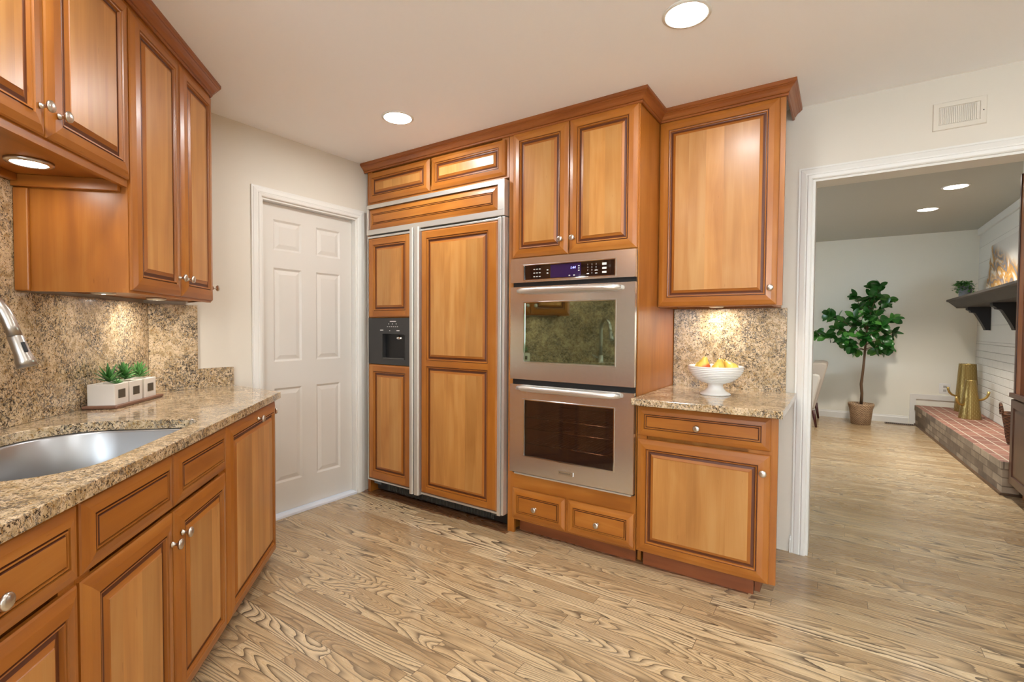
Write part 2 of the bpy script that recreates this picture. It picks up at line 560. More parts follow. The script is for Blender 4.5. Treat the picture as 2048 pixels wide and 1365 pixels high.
    def ringpanel(self, x0, x1, z0, z1, yb, rings, grain='z', center=None):
        """nested mitred rectangles facing -y; rings = (inset, height, material of the band inside this ring)"""
        def R(i, h):
            return [(x0 + i, yb - h, z0 + i), (x1 - i, yb - h, z0 + i), (x1 - i, yb - h, z1 - i), (x0 + i, yb - h, z1 - i)]
        for (i1, h1, m), (i2, h2, _) in zip(rings, rings[1:]):
            a, b = R(i1, h1), R(i2, h2)
            for k in range(4):
                l = (k + 1) % 4
                self.face([a[k], a[l], b[l], b[k]], m, 'x' if k in (0, 2) else 'z')
        i, h, m = rings[-1]
        self.face(R(i, h), m if center is None else center, grain)
        return self

    def build(self, name, loc=(0, 0, 0), parent=None, frame=None, bevel=0.0):
        me = bpy.data.meshes.new(name)
        L = Vector(loc)
        me.from_pydata([tuple(Vector(p) - L) for p in self.v], [], self.f)
        for m in self.mats: me.materials.append(m)
        me.polygons.foreach_set('material_index', self.mi)
        me.polygons.foreach_set('use_smooth', self.sm)
        uvl = me.uv_layers.new(name='UVMap')
        flat = [c for uv in self.uvs for c in uv]
        uvl.data.foreach_set('uv', flat)
        me.update()
        o = bpy.data.objects.new(name, me)
        COL.objects.link(o)
        if parent is not None: o.parent = parent
        elif frame is not None: o.matrix_world = frame @ Matrix.Translation(L)
        else: o.location = L
        if bevel:
            import bmesh
            bm = bmesh.new(); bm.from_mesh(me)
            bmesh.ops.remove_doubles(bm, verts=bm.verts, dist=1e-5)
            bm.to_mesh(me); bm.free()
            md = o.modifiers.new('edge', 'BEVEL')
            md.width = bevel; md.segments = 2; md.limit_method = 'ANGLE'
        return o


def tag(o, label, cat, group=None):
    o['label'] = label; o['category'] = cat
    if group: o['group'] = group
    return o


class Thing:
    def __init__(self, name, label, cat, loc, frame=RW, group=None):
        self.loc = Vector(loc)
        self.root = bpy.data.objects.new(name, None)
        self.root.empty_display_size = 0.1
        COL.objects.link(self.root)
        self.root.matrix_world = frame @ Matrix.Translation(self.loc)
        tag(self.root, label, cat, group)

    def part(self, name, mb, parent=None, bevel=0.0, label=None):
        o = mb.build(name, self.loc, parent or self.root, bevel=bevel)
        if label: o['label'] = label
        return o


def struct(name, mb, bevel=0.0, loc=(0, 0, 0), frame=None):
    o = mb.build(name, loc, None, frame, bevel)
    o['kind'] = 'structure'
    return o


def dup(t, shift, label, group=None):
    """copy of a thing, its parts and their sub-parts"""
    src = t.root if isinstance(t, Thing) else t
    r = src.copy(); COL.objects.link(r)
    r.matrix_world = Matrix.Translation(shift) @ src.matrix_world
    r['label'] = label
    if group: r['group'] = group
    for ch in [o for o in bpy.data.objects if o.parent == src]:
        c = ch.copy(); COL.objects.link(c); c.parent = r
        for g in [o for o in bpy.data.objects if o.parent == ch]:
            d = g.copy(); COL.objects.link(d); d.parent = c
    return r


# --- cabinet pieces. Every front faces -y of its frame -------------------------------------------
def door_mb(x0, x1, z0, z1, yf, drawer=False, M=None, t=0.022, grain='z', frame=0.047):
    """mitred raised-panel front whose face is at y = yf"""
    mb = MB([CHERRY, CHERRY_P, GLAZE], M)
    yb = yf + t
    if drawer:
        f = min(0.036, (z1 - z0) * 0.26)
        r = [(0, 0, 0), (0, t * .42, 0), (.003, t * .58, 0), (f * .55, t * .87, 0), (f, t, 0), (f + .0012, t - .005, 2), (f + .0035, t - .005, 2),
             (f + .005, t - .001, 0), (f + .0085, t - .001, 0), (f + .0097, t - .005, 2), (f + .012, t - .005, 2), (f + .014, t - .0005, 0)]
        mb.ringpanel(x0, x1, z0, z1, yb, r, 'x' if grain == 'z' else grain)
    else:
        f = frame
        r = [(0, 0, 0), (0, t * .40, 0), (.004, t * .56, 0), (f * .5, t * .86, 0), (f, t, 0), (f + .002, t - .005, 2), (f + .0045, t - .005, 2),
             (f + .006, t - .002, 0), (f + .010, t - .003, 0), (f + .0125, t - .011, 2), (f + .0165, t - .0115, 2),
             (f + .026, t - .0085, 0), (f + .038, t - .0035, 0), (f + .0395, t - .0015, 1)]
        mb.ringpanel(x0, x1, z0, z1, yb, r, grain, 1)
    return mb


def knob_mb(x, yf, z, M=None, sx=1.0):
    mb = MB(NICKEL, M)
    mb.lathe([(.0085, 0), (.0085, .002), (.0065, .004), (.0048, .008), (.0046, .013), (.0062, .0165), (.0115, .0185), (.0152, .0215),
              (.0158, .0245), (.0145, .0275), (.010, .0295), (.004, .0303), (0, .0305)], (x, yf, z), '-y', 20, sx=sx)
    return mb


def carcass_mb(x0, x1, y0, y1, z0, z1, open_bottom=0.0, top=True):
    """closed cabinet box with a face frame; open_bottom recesses the underside"""
    mb = MB([CHERRY, CHERRY_DK])
    w = .018
    mb.box(x0, x0 + w, y0, y1, z0, z1)
    mb.box(x1 - w, x1, y0, y1, z0, z1)
    if top: mb.box(x0 + w, x1 - w, y0, y1 - .006, z1 - w, z1, 0, 'x')
    mb.box(x0 + w, x1 - w, y0 + .02, y1 - .006, z0 + open_bottom, z0 + open_bottom + w, 0, 'x')
    mb.box(x0 + w, x1 - w, y1 - .006, y1, z0, z1)
    mb.box(x0 + w, x1 - w, y0, y0 + .018, z0, z0 + .045 + open_bottom, 0, 'x')
    mb.box(x0 + w, x1 - w, y0, y0 + .018, z1 - .06, z1 - w, 0, 'x')
    mb.box(x0 + w, x0 + .05, y0, y0 + .018, z0 + .045, z1 - .06)
    mb.box(x1 - .05, x1 - w, y0, y0 + .018, z0 + .045, z1 - .06)
    mb.box(x0 + w, x1 - w, y0 + .019, y0 + .024, z0 + .04, z1 - .06)      # closed front behind the doors
    return mb


# ================================================================== SETTING
ZC, ZF = 2.429, 2.48
XD, YW, YW2 = -2.96, 3.09, 3.225       # door wall, back wall (near / far side)
XB, YFAR = 1.39, 8.25                  # fireplace wall, far wall
NW = 1.362                             # diagonal wall
NS = 1.340                             # face of the diagonal splash


def dw(s, n):                          # diagonal frame -> world
    return (-S2 * s - S2 * n, S2 * s - S2 * n)


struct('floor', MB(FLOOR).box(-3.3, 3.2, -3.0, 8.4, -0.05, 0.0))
cn = (-XD / S2 - NW)                   # s of the corner between diagonal and door wall
c0, c1 = dw(0.2, NW), (XD, dw(cn, NW)[1])
struct('ceiling', MB(CEIL).prism([(-3.06, c1[1] - .04), (c0[0] - .06, c0[1] - .04), (c0[0] - .06, -2.7), (3.06, -2.7), (3.06, YW), (-3.06, YW)], ZC, ZC + .05))
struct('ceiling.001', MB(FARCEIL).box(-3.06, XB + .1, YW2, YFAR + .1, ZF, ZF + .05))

wl = MB(PAINT)
DY0, DY1, DZ = 1.648, 2.36, 2.023
wl.box(XD - .1, XD, c1[1] - .04, DY0, 0, ZC).box(XD - .1, XD, DY1, YW, 0, ZC).box(XD - .1, XD, DY0, DY1, DZ, ZC)
struct('wall_left', wl)
struct('wall_diagonal', MB(PAINT).box(0.2, cn + .05, NW, NW + .1, 0, ZC), frame=RD)
struct('wall_rear_left', MB(PAINT).box(c0[0] - .1, c0[0], -2.6, c0[1], 0, ZC))
wf = MB(PAINT)
wf.box(c0[0] - .1, -0.55, -2.7, -2.6, 0, ZC).box(2.15, 3.0, -2.7, -2.6, 0, ZC).box(-0.55, 2.15, -2.7, -2.6, 0, .92).box(-0.55, 2.15, -2.7, -2.6, 2.15, ZC)
struct('wall_front', wf)
struct('wall_right', MB(PAINT).box(3.0, 3.1, -2.7, YW, 0, ZC))
OX0, OX1, OZ = -0.14, 1.30, 2.031
wb = MB([PAINT, FARPAINT])
wb.box(-3.06, OX0, YW, YW2, 0, ZC + .05).box(OX1, 3.06, YW, YW2, 0, ZC + .05).box(OX0, OX1, YW, YW2, OZ, ZC + .05)
struct('wall_back', wb)
struct('wall_far', MB(FARPAINT).box(-3.16, XB + .1, YFAR, YFAR + .1, 0, ZF))
wfl = MB(FARPAINT)
wfl.box(-3.16, -3.06, YW2, 5.2, 0, ZF).box(-3.16, -3.06, 6.4, YFAR, 0, ZF).box(-3.16, -3.06, 5.2, 6.4, 0, .9).box(-3.16, -3.06, 5.2, 6.4, 2.05, ZF)
struct('wall_far_left', wfl)
wbr = MB([WBRICK, SHIPLAP, FARPAINT])
wbr.box(XB, XB + .1, YW2, YFAR, 0, 1.10, 0).box(XB + .004, XB + .1, YW2, YFAR, 1.10, ZF, 1)
struct('wall_fireplace', wbr)


def window(name, horiz, a0, a1, b, z0, z1):
    mb = MB([TRIM])
    fr = [(a0, a0 + .05, z0, z1), (a1 - .05, a1, z0, z1), (a0 + .05, a1 - .05, z0, z0 + .05), (a0 + .05, a1 - .05, z1 - .05, z1),
          ((a0 + a1) / 2 - .02, (a0 + a1) / 2 + .02, z0 + .05, z1 - .05), (a0 + .05, a1 - .05, (z0 + z1) / 2 - .015, (z0 + z1) / 2 + .015)]
    for p in fr:
        if horiz: mb.box(p[0], p[1], b - .03, b + .03, p[2], p[3])
        else: mb.box(b - .03, b + .03, p[0], p[1], p[2], p[3])
    return struct(name, mb)


window('added_window_1', True, -0.55, 2.15, -2.65, .92, 2.15)  # added window out of view; its daylight fills the kitchen
window('window_2', False, 5.2, 6.4, -3.11, .9, 2.05)

# --- casing, door, baseboards
CAS = [(0, 0), (0, .012), (.006, .016), (.020, .018), (.024, .014), (.030, .016), (.050, .012), (.054, .009), (.062, .009), (.062, 0)]


def casing_mb(pts, prof, M=None, width=.062):
    """mitred casing: pts = polyline on the wall plane (a,z) along the opening's edge; the casing lies on its left side"""
    mb = MB(TRIM, M)
    n = len(pts)
    off = []
    for i in range(n):
        ds = []
        for a, b in ((i - 1, i), (i, i + 1)):
            if a >= 0 and b < n:
                d = Vector((pts[b][0] - pts[a][0], pts[b][1] - pts[a][1])).normalized()
                ds.append(Vector((-d.y, d.x)))
        m = ds[0] if len(ds) == 1 else (ds[0] + ds[1]).normalized()
        off.append(m / max(.3, m.dot(ds[0])))
    for i in range(n - 1):
        for (o1, h1), (o2, h2) in zip(prof, prof[1:]):
            P = lambda k, o, h: (pts[k][0] + off[k].x * o, -h, pts[k][1] + off[k].y * o)
            mb.face([P(i, o1, h1), P(i, o2, h2), P(i + 1, o2, h2), P(i + 1, o1, h1)])
    for k in (0, n - 1):
        mb.face([(pts[k][0] + off[k].x * o, -h, pts[k][1] + off[k].y * o) for o, h in prof])
    return mb


# door wall faces +x: local a = y, local -y = +x
MD = Matrix.Translation((XD, 0, 0)) @ Matrix.Rotation(PI / 2, 4, 'Z')
struct('trim_1', casing_mb([(DY0, 0), (DY0, DZ), (DY1, DZ), (DY1, 0)], CAS, MD))
jm = MB(TRIM)
jm.box(XD - .098, XD + .002, DY0, DY0 + .012, 0, DZ).box(XD - .098, XD + .002, DY1 - .012, DY1, 0, DZ).box(XD - .098, XD + .002, DY0 + .012, DY1 - .012, DZ - .012, DZ)
struct('trim_2', jm)
MO = Matrix.Translation((0, YW, 0))
struct('trim_3', casing_mb([(OX0, 0), (OX0, OZ), (OX1, OZ), (OX1, 0)], [(o * 1.06, h) for o, h in CAS], MO))
jo = MB(TRIM)
jo.box(OX0, OX0 + .012, YW - .004, YW2 + .004, 0, OZ).box(OX1 - .012, OX1, YW - .004, YW2 + .004, 0, OZ).box(OX0 + .012, OX1 - .012, YW - .004, YW2 + .004, OZ - .012, OZ)
struct('trim_4', jo)


def base_mb(path, h=.095, t=.014):
    return MB(TRIM).sweep(path, [(0, 0), (t, 0), (t, h * .72), (t * .6, h * .84), (t * .45, h * .97), (0, h)])


struct('baseboard_back', base_mb([(-.215, YW), (OX0 - .067, YW)]))
struct('baseboard_far', base_mb([(-3.0, YFAR), (.755, YFAR)], .10))
fb = MB(TRIM)
fb.box(.765, .83, YFAR - .016, YFAR, 0, .335).box(.765, XB, YFAR - .016, YFAR, .335, .40)
struct('trim_5', fb, .003)
struct('trim_6', MB(TRIM).box(XB - .018, XB + .004, YW2, YFAR, 2.40, ZF, 0), .003)

dm = MB([DOORP], MD)
a0, a1 = DY0 + .014, DY1 - .014
yd = .040
cols = [(1.748, 1.944), (2.052, 2.246)]
rows = [(.215, .832), (1.004, 1.604), (1.716, 1.910)]
ys = [a0] + [c for p in cols for c in p] + [a1]
zs = [.022] + [c for p in rows for c in p] + [DZ - .014]
for i in range(5):
    for j in range(7):
        if i % 2 == 1 and j % 2 == 1:
            x0, x1, z0, z1 = ys[i], ys[i + 1], zs[j], zs[j + 1]
            dm.ringpanel(x0, x1, z0, z1, yd + .010, [(0, .010, 0), (.012, .002, 0), (.016, .002, 0), (.040, .008, 0)])
        else:
            dm.face([(ys[i], yd, zs[j]), (ys[i + 1], yd, zs[j]), (ys[i + 1], yd, zs[j + 1]), (ys[i], yd, zs[j + 1])])
dm.box(a0, a1, yd + .012, yd + .036, .022, DZ - .014)
door = struct('door_1', dm, loc=(XD - yd, (a0 + a1) / 2, 0))
kb = MB(BRASS).lathe([(.0085, 0), (.0085, .002), (.005, .003), (.004, .001), (0, .001)], (0, 0, 0), 'z', 16)
kb.M = Matrix.Identity(4)
kb.v = [Vector((p.z + XD - yd, p.x + 1.672, p.y + 1.024)) for p in kb.v]
o = kb.build('latch_bore', door.location, door)
struct('light_strip_under_door', MB(GAPLIGHT).box(XD - .10, XD + .02, DY0 + .013, DY1 - .013, 0.0, .018), .003)  # pale strip painted as the light that shows through under the door

# ================================================================== BACK RUN
YFF = 2.435          # face frame
YDF = 2.413          # door faces

# --- oven tower
t = Thing('oven_tower_cabinet', 'tall cherry cabinet housing the stainless double oven', 'cabinet', (-1.26, 2.76, 0))
cb = MB([CHERRY, CHERRY_DK, GLAZE])
X0, X1 = -1.658, -.860
cb.box(X1 - .018, X1, YFF, 3.088, 0.083, 2.425).box(X1 - .018, X1, 2.52, 3.088, 0.0, 0.083).box(X0, X0 + .018, YFF, 3.088, 0.0, 2.425)
cb.box(X0 + .018, X0 + .045, YFF, YFF + .02, 0, 2.425).box(X1 - .03, X1 - .018, YFF, YFF + .02, .083, 2.425)
cb.box(X0 + .045, X1 - .03, YFF, YFF + .02, 2.34, 2.425, 0, 'x')
cb.box(X0 + .045, X1 - .03, YFF, YFF + .02, 1.60, 1.66, 0, 'x').box(X0 + .018, X1 - .018, YFF + .02, 3.07, 1.635, 1.65, 0, 'x')
cb.box(X0 + .045, X1 - .03, YFF, YFF + .02, .083, .385, 0, 'x').box(X0 + .018, X1 - .018, YFF + .02, 3.07, .355, .368, 0, 'x')
cb.box(X0 + .018, X1 - .018, 3.07, 3.088, 0, 2.425).box(X0 + .045, X1 - .03, YFF + .021, YFF + .026, 1.66, 2.34)
t.part('carcass', cb)
t.part('toe_kick', MB(CHERRY_DK).box(X0 + .05, X1 - .02, YFF + .06, YFF + .075, 0, .083, 0, 'x'))
for x0, x1, kx in ((-1.625, -1.259, -1.295), (-1.253, -.866, -1.221)):
    d = t.part('door', door_mb(x0, x1, 1.641, 2.366, YDF))
    t.part('knob', knob_mb(kx, YDF, 1.722), d)
for x0, x1, kx in ((-1.617, -1.262, -1.450), (-1.246, -.866, -1.062)):
    d = t.part('drawer', door_mb(x0, x1, .0948, .2766, YDF, True))
    t.part('knob', knob_mb(kx, YDF, .181), d)

# --- cabinet above the refrigerator, with its side panel
t = Thing('over_refrigerator_cabinet', 'shallow two-door cherry cabinet above the panelled refrigerator', 'cabinet', (-2.3, 2.76, 2.13))
cb = carcass_mb(-2.925, -1.662, YFF, 3.086, 2.128, 2.425)
cb.box(-2.925, -2.898, YFF, 3.086, 0, 2.127)
t.part('carcass', cb)
for x0, x1 in ((-2.898, -2.296), (-2.280, -1.684)):
    t.part('door', door_mb(x0, x1, 2.141, 2.353, YDF, grain='z', frame=.040))

# --- refrigerator
RX0, RX1, RY = -2.885, -1.664, 2.39
t = Thing('refrigerator', 'built-in side-by-side refrigerator faced with cherry panels and aluminium strips', 'refrigerator', (-2.275, 2.72, 0))
t.part('body', MB(DARKGREY).box(RX0 + .006, RX1 - .006, 2.47, 3.07, .10, 2.118))
gf = MB([ALU, BLACK])
gf.box(RX0, RX1, RY, 2.46, 2.084, 2.112, 0, 'x').box(RX0, RX1, RY, 2.46, 1.896, 1.932, 0, 'x')
gf.box(RX0, RX0 + .016, RY, 2.46, 1.932, 2.084).box(RX1 - .05, RX1, RY, 2.46, 1.932, 2.084)
gf.box(RX0 + .016, RX1 - .05, RY + .03, 2.46, 1.932, 2.084, 1)
top = t.part('grille_frame', gf, bevel=.003)
t.part('grille_panel', door_mb(RX0 + .017, RX1 - .051, 1.933, 2.083, RY + .004, True), top)


def framed(x0, x1, z0, z1, yf, openings, edge=.0):
    """door slab: frame pieces around raised panels (openings = list of (x0,x1,z0,z1))"""
    mb = MB([CHERRY, CHERRY_P, GLAZE])
    T = .024
    ox0, ox1 = openings[0][0], openings[0][1]
    zz = [z0] + [c for o_ in openings for c in (o_[2], o_[3])] + [z1]
    ch = .012
    def bev(xa, xb, za, zb, l, r, b, tp, g):
        q = [(xa + (ch if l else 0), yf, za + (ch if b else 0)), (xb - (ch if r else 0), yf, za + (ch if b else 0)),
             (xb - (ch if r else 0), yf, zb - (ch if tp else 0)), (xa + (ch if l else 0), yf, zb - (ch if tp else 0))]
        mb.face(q, 0, g)
    bev(x0, ox0, z0, z1, 1, 0, 1, 1, 'z'); bev(ox1, x1, z0, z1, 0, 1, 1, 1, 'z')
    for k in range(0, len(zz), 2):
        bev(ox0, ox1, zz[k], zz[k + 1], 0, 0, k == 0, k == len(zz) - 2, 'x')
    mb.ringpanel(x0, x1, z0, z1, yf + T, [(0, 0, 0), (0, T * .5, 0), (.004, T * .72, 0), (ch, T, 0)])
    mb.f.pop(); mb.mi.pop(); mb.sm.pop(); mb.uvs = mb.uvs[:-4]
    for (a, b, c, d) in openings:
        mb.ringpanel(a, b, c, d, yf + T, [(0, T, 0), (.002, T - .005, 2), (.0045, T - .005, 2), (.006, T - .003, 0), (.011, T - .004, 0), (.0135, T - .012, 2),
                                          (.0175, T - .0125, 2), (.028, T - .009, 0), (.040, T - .005, 0), (.0415, T - .003, 1)], 'z', 1)
    return mb


HL, HR = -2.433, -2.352
fz = MB([ALU, BLACK])
fz.box(RX0 + .003, RX0 + .012, RY + .006, 2.455, .108, 1.886).box(RX0 + .012, HL - .0, RY + .006, 2.455, 1.872, 1.886, 0, 'x').box(RX0 + .012, HL, RY + .006, 2.455, .108, .118, 0, 'x')
fz.box(RX0 + .012, HL, RY + .035, 2.455, .118, 1.872, 1)
fzd = t.part('freezer_door', fz)
t.part('door_panel', framed(RX0 + .014, HL - .002, 1.297, 1.870, RY, [(RX0 + .066, HL - .055, 1.345, 1.822)]), fzd)
t.part('door_panel', framed(RX0 + .014, HL - .002, .120, .962, RY, [(RX0 + .066, HL - .055, .178, .912)]), fzd)
rd = MB([ALU, BLACK])
rd.box(HR + .006, RX1 - .042, RY + .006, 2.455, 1.874, 1.886, 0, 'x').box(HR + .006, RX1 - .042, RY + .006, 2.455, .100, .112, 0, 'x')
rd.box(RX1 - .042, RX1 - .020, RY - .004, 2.455, .096, 1.888).box(HR + .006, RX1 - .042, RY + .035, 2.455, .112, 1.874, 1)
rdd = t.part('fresh_food_door', rd, bevel=.0015)
t.part('door_panel', framed(HR + .008, RX1 - .044, .113, 1.873, RY, [(HR + .058, RX1 - .118, .158, .972), (HR + .058, RX1 - .118, 1.008, 1.822)]), rdd)
t.part('side_strip', MB(ALU).box(RX1 - .017, RX1, RY + .004, 2.46, .10, 1.89), bevel=.0015)
for x0, x1, z1, pr in ((HL, HL + .034, 1.902, fzd), (HL + .043, HR + .005, 1.902, rdd)):
    hb = MB(ALU)
    hb.prism([(x0, RY + .03), (x0, RY - .012), (x0 + .006, RY - .020), (x1 - .006, RY - .020), (x1, RY - .012), (x1, RY + .03)], .094, z1)
    t.part('handle', hb, pr)
# dispenser
dp = MB([BLACKGLOSS, BLACK])
x0, x1, z0, z1 = RX0 + .014, HL - .002, .964, 1.295
rx0, rx1, rz0, rz1 = -2.722, -2.497, 1.005, 1.182
yp = RY + .004
for a, b, c, d in ((x0, rx0, z0, z1), (rx1, x1, z0, z1), (rx0, rx1, z0, rz0), (rx0, rx1, rz1, z1)):
    dp.box(a, b, yp, yp + .03, c, d)
dp.box(rx0, rx1, yp + .10, yp + .104, rz0, rz1, 1).box(rx0 - .002, rx0, yp + .03, yp + .10, rz0, rz1, 1).box(rx1, rx1 + .002, yp + .03, yp + .10, rz0, rz1, 1)
dp.box(rx0, rx1, yp + .03, yp + .10, rz1, rz1 + .002, 1).box(rx0, rx1, yp + .03, yp + .10, rz0 - .002, rz0, 1)
disp = t.part('dispenser', dp)
t.part('drip_tray', MB(DARKGREY).box(rx0 + .006, rx1 - .004, yp - .004, yp + .09, rz0, rz0 + .009), disp, .002)
sp = MB([CHROME])
xm = -2.585
sp.lathe([(.028, 0), (.036, .012), (.020, .030), (.010, .036)], (xm, yp + .05, rz1 - .040), 'z', 16)
t.part('spout', sp, disp)
pd = MB([NICKEL])
pd.box(xm - .022, xm - .004, yp + .055, yp + .062, rz0 + .012, rz0 + .10).box(xm + .006, xm + .024, yp + .060, yp + .067, rz0 + .022, rz0 + .125)
t.part('paddle', pd, disp, .002)
for sg in (-1, 1):
    ar = MB(CHROME)
    ar.tube([(xm + sg * .014, yp + .045, rz0 + .085), (xm + sg * .030, yp + .035, rz0 + .078), (xm + sg * .045, yp + .035, rz0 + .085), (xm + sg * .050, yp + .04, rz0 + .094)], .003, 6)
    t.part('lever', ar, disp)
mk = MB(INK)
ym = yp - .0006
def dash(mb, x, z, w, h, y=ym): mb.box(x, x + w, y, y + .0006, z, z + h)
dash(mk, -2.645, 1.268, .062, .005)
t.part('brand_mark', mk, disp); mk = MB(INK)
for k in range(3):
    mk = MB(INK); dash(mk, -2.660 + k * .038, 1.250, .007, .006)
    if k < 2: t.part('icon', mk, disp)
t.part('icon', mk, disp); mk = MB(INK)
for k in range(6): dash(mk, -2.674 + k * .020, 1.232, .010, .003)
t.part('caption_row', mk, disp)
for x_, z_, w_, h_ in ((-2.745, 1.205, .032, .007), (-2.650, 1.203, .008, .004), (-2.578, 1.203, .030, .006)):
    mk = MB(INK); dash(mk, x_, z_, w_, h_); t.part('dispense_mark', mk, disp)
vg = MB([BLACK, DARKGREY])
vg.box(RX0 + .02, RX1 - .02, 2.475, 2.485, .022, .098, 0)
for k in range(78):
    x = RX0 + .13 + k * .0125
    vg.box(x, x + .005, 2.466, 2.475, .030, .094, 1)
t.part('toe_grille', vg)
for x in (RX0 + .09, RX1 - .06):
    ft = MB(DARKGREY)
    ft.lathe([(.020, 0), (.020, .018), (.010, .020), (.010, .098)], (x, 2.53, 0), 'z', 14)
    ft.box(x - .045, x + .03, 2.42, 2.47, .080, .100)
    t.part('hinge_foot', ft)

# --- double oven
VX0, VX1 = -1.617, -.862
t = Thing('double_wall_oven', 'stainless steel double wall oven built into the tall cherry cabinet', 'oven', (-1.24, 2.7, .371))
YO = 2.392
ch_ = MB([BLACK, OVENIN])
ch_.box(VX0 + .004, VX1 - .004, YO + .025, YFF - .001, .82, 1.633, 0).box(VX0 + .004, VX1 - .004, YO + .025, YFF - .001, .371, .47, 0)
ch_.box(VX0 + .004, VX0 + .09, YO + .025, YFF - .001, .47, .82, 0).box(VX1 - .10, VX1 - .004, YO + .025, YFF - .001, .47, .82, 0)
ch_.box(-1.55, -.93, 2.94, 2.95, .46, .83, 1).box(-1.56, -1.55, YFF, 2.95, .46, .83, 1).box(-.93, -.92, YFF, 2.95, .46, .83, 1)
ch_.box(-1.55, -.93, YFF, 2.94, .45, .46, 1).box(-1.55, -.93, YFF, 2.94, .83, .84, 1)
t.part('chassis', ch_)


def holed(mb, x0, x1, z0, z1, hx0, hx1, hz0, hz1, y, mat, lip, lipmat, depth=.008):
    xs, zs_ = [x0, hx0, hx1, x1], [z0, hz0, hz1, z1]
    for i in range(3):
        for j in range(3):
            if i == 1 and j == 1: continue
            mb.face([(xs[i], y, zs_[j]), (xs[i + 1], y, zs_[j]), (xs[i + 1], y, zs_[j + 1]), (xs[i], y, zs_[j + 1])], mat, 'x')
    # raised bead round the opening, then the reveal
    mb.ringpanel(hx0, hx1, hz0, hz1, y, [(-lip, 0, lipmat), (-lip * .7, .004, lipmat), (-lip * .2, .004, lipmat), (0, 0, lipmat), (.0005, -depth, lipmat)])
    mb.f.pop(); mb.mi.pop(); mb.sm.pop(); mb.uvs = mb.uvs[:-4]
    # edges
    for q in ([(x0, y, z0), (x0, y + .024, z0), (x1, y + .024, z0), (x1, y, z0)], [(x0, y, z1), (x1, y, z1), (x1, y + .024, z1), (x0, y + .024, z1)],
              [(x0, y, z0), (x0, y, z1), (x0, y + .024, z1), (x0, y + .024, z0)], [(x1, y, z0), (x1, y + .024, z0), (x1, y + .024, z1), (x1, y, z1)]):
        mb.face(q, mat, 'x')
    return mb


cpn = t.part('control_panel', holed(MB([STEEL, CHROME]), VX0, VX1, 1.492, 1.632, -1.522, -.972, 1.508, 1.585, YO, 0, .008, 1))
t.part('control_glass', MB([PANELGLASS]).box(-1.522, -.972, YO + .004, YO + .012, 1.508, 1.585), cpn)
t.part('display', MB([DISPLAY]).box(-1.352, -1.165, YO + .003, YO + .0045, 1.511, 1.582), cpn)
mk = MB(INK)
yk = YO + .0032
for r in range(3):
    for c in range(3): dash(mk, -1.463 + c * .018, 1.520 + r * .021, .011, .004, yk)
t.part('mode_marks', mk, cpn); mk = MB(INK)
for r in range(2): dash(mk, -1.376, 1.535 + r * .018, .010, .006, yk)
t.part('timer_marks', mk, cpn); mk = MB(INK)
for r in range(3): dash(mk, -1.182, 1.540 + r * .012, .009, .005, yk - .0008)
t.part('oven_marks', mk, cpn); mk = MB(INK)
for c in range(2): dash(mk, -1.238 + c * .028, 1.515, .009, .006, yk - .0008)
t.part('display_marks', mk, cpn); mk = MB(INK)
for k, (z, h) in enumerate(((1.520, .010), (1.541, .010), (1.562, .012))): dash(mk, -1.043, z, .024, h, yk)
t.part('start_marks', mk, cpn); mk = MB(INK)


def text_into(mb, s, size, x, y, z, mat=0, shear=0.0):
    cu = bpy.data.curves.new('txt', 'FONT')
    cu.body = s; cu.size = size; cu.shear = shear; cu.resolution_u = 2
    ob = bpy.data.objects.new('txt', cu)
    COL.objects.link(ob)
    bpy.context.view_layer.update()
    me = ob.evaluated_get(bpy.context.evaluated_depsgraph_get()).to_mesh()
    for p in me.polygons:
        mb.face([(x + me.vertices[i].co.x, y, z + me.vertices[i].co.y) for i in p.vertices], mat, 'x')
    ob.to_mesh_clear()
    bpy.data.objects.remove(ob); bpy.data.curves.remove(cu)


for i, row in enumerate(('1 2 3', '4 5 6', '7 8 9', '  0')):
    for c, chh in enumerate(row.split(' ') if row.strip() != '0' else ['', '0', '']):
        if chh: text_into(mk, chh, .011, -1.128 + c * .024, yk, 1.566 - i * .015)
dash(mk, -1.131, 1.519, .013, .005, yk); dash(mk, -1.083, 1.520, .013, .004, yk); dash(mk, -1.085, 1.535, .018, .004, yk)
t.part('keypad_marks', mk, cpn)
ck = MB(CLOCKBLUE)
text_into(ck, '1:44', .019, -1.230, YO + .0025, 1.553, 0, .25)
t.part('clock_digits', ck, cpn)


def oven_handle(z, bow):
    mb = MB([HANDLE])
    xa, xb = -1.557, -.930
    pth = []
    for i in range(17):
        u = i / 16
        k = 1 - (2 * u - 1) ** 4
        pth.append((xa + (xb - xa) * u, YO - .014 - .032 * k, z))
    rr = [.010] + [.0165] * 15 + [.010]
    mb.tube(pth, rr, 14)
    for x in (xa + .02, xb - .02): mb.lathe([(.010, 0), (.010, .024)], (x, YO, z), '-y', 12)
    return mb


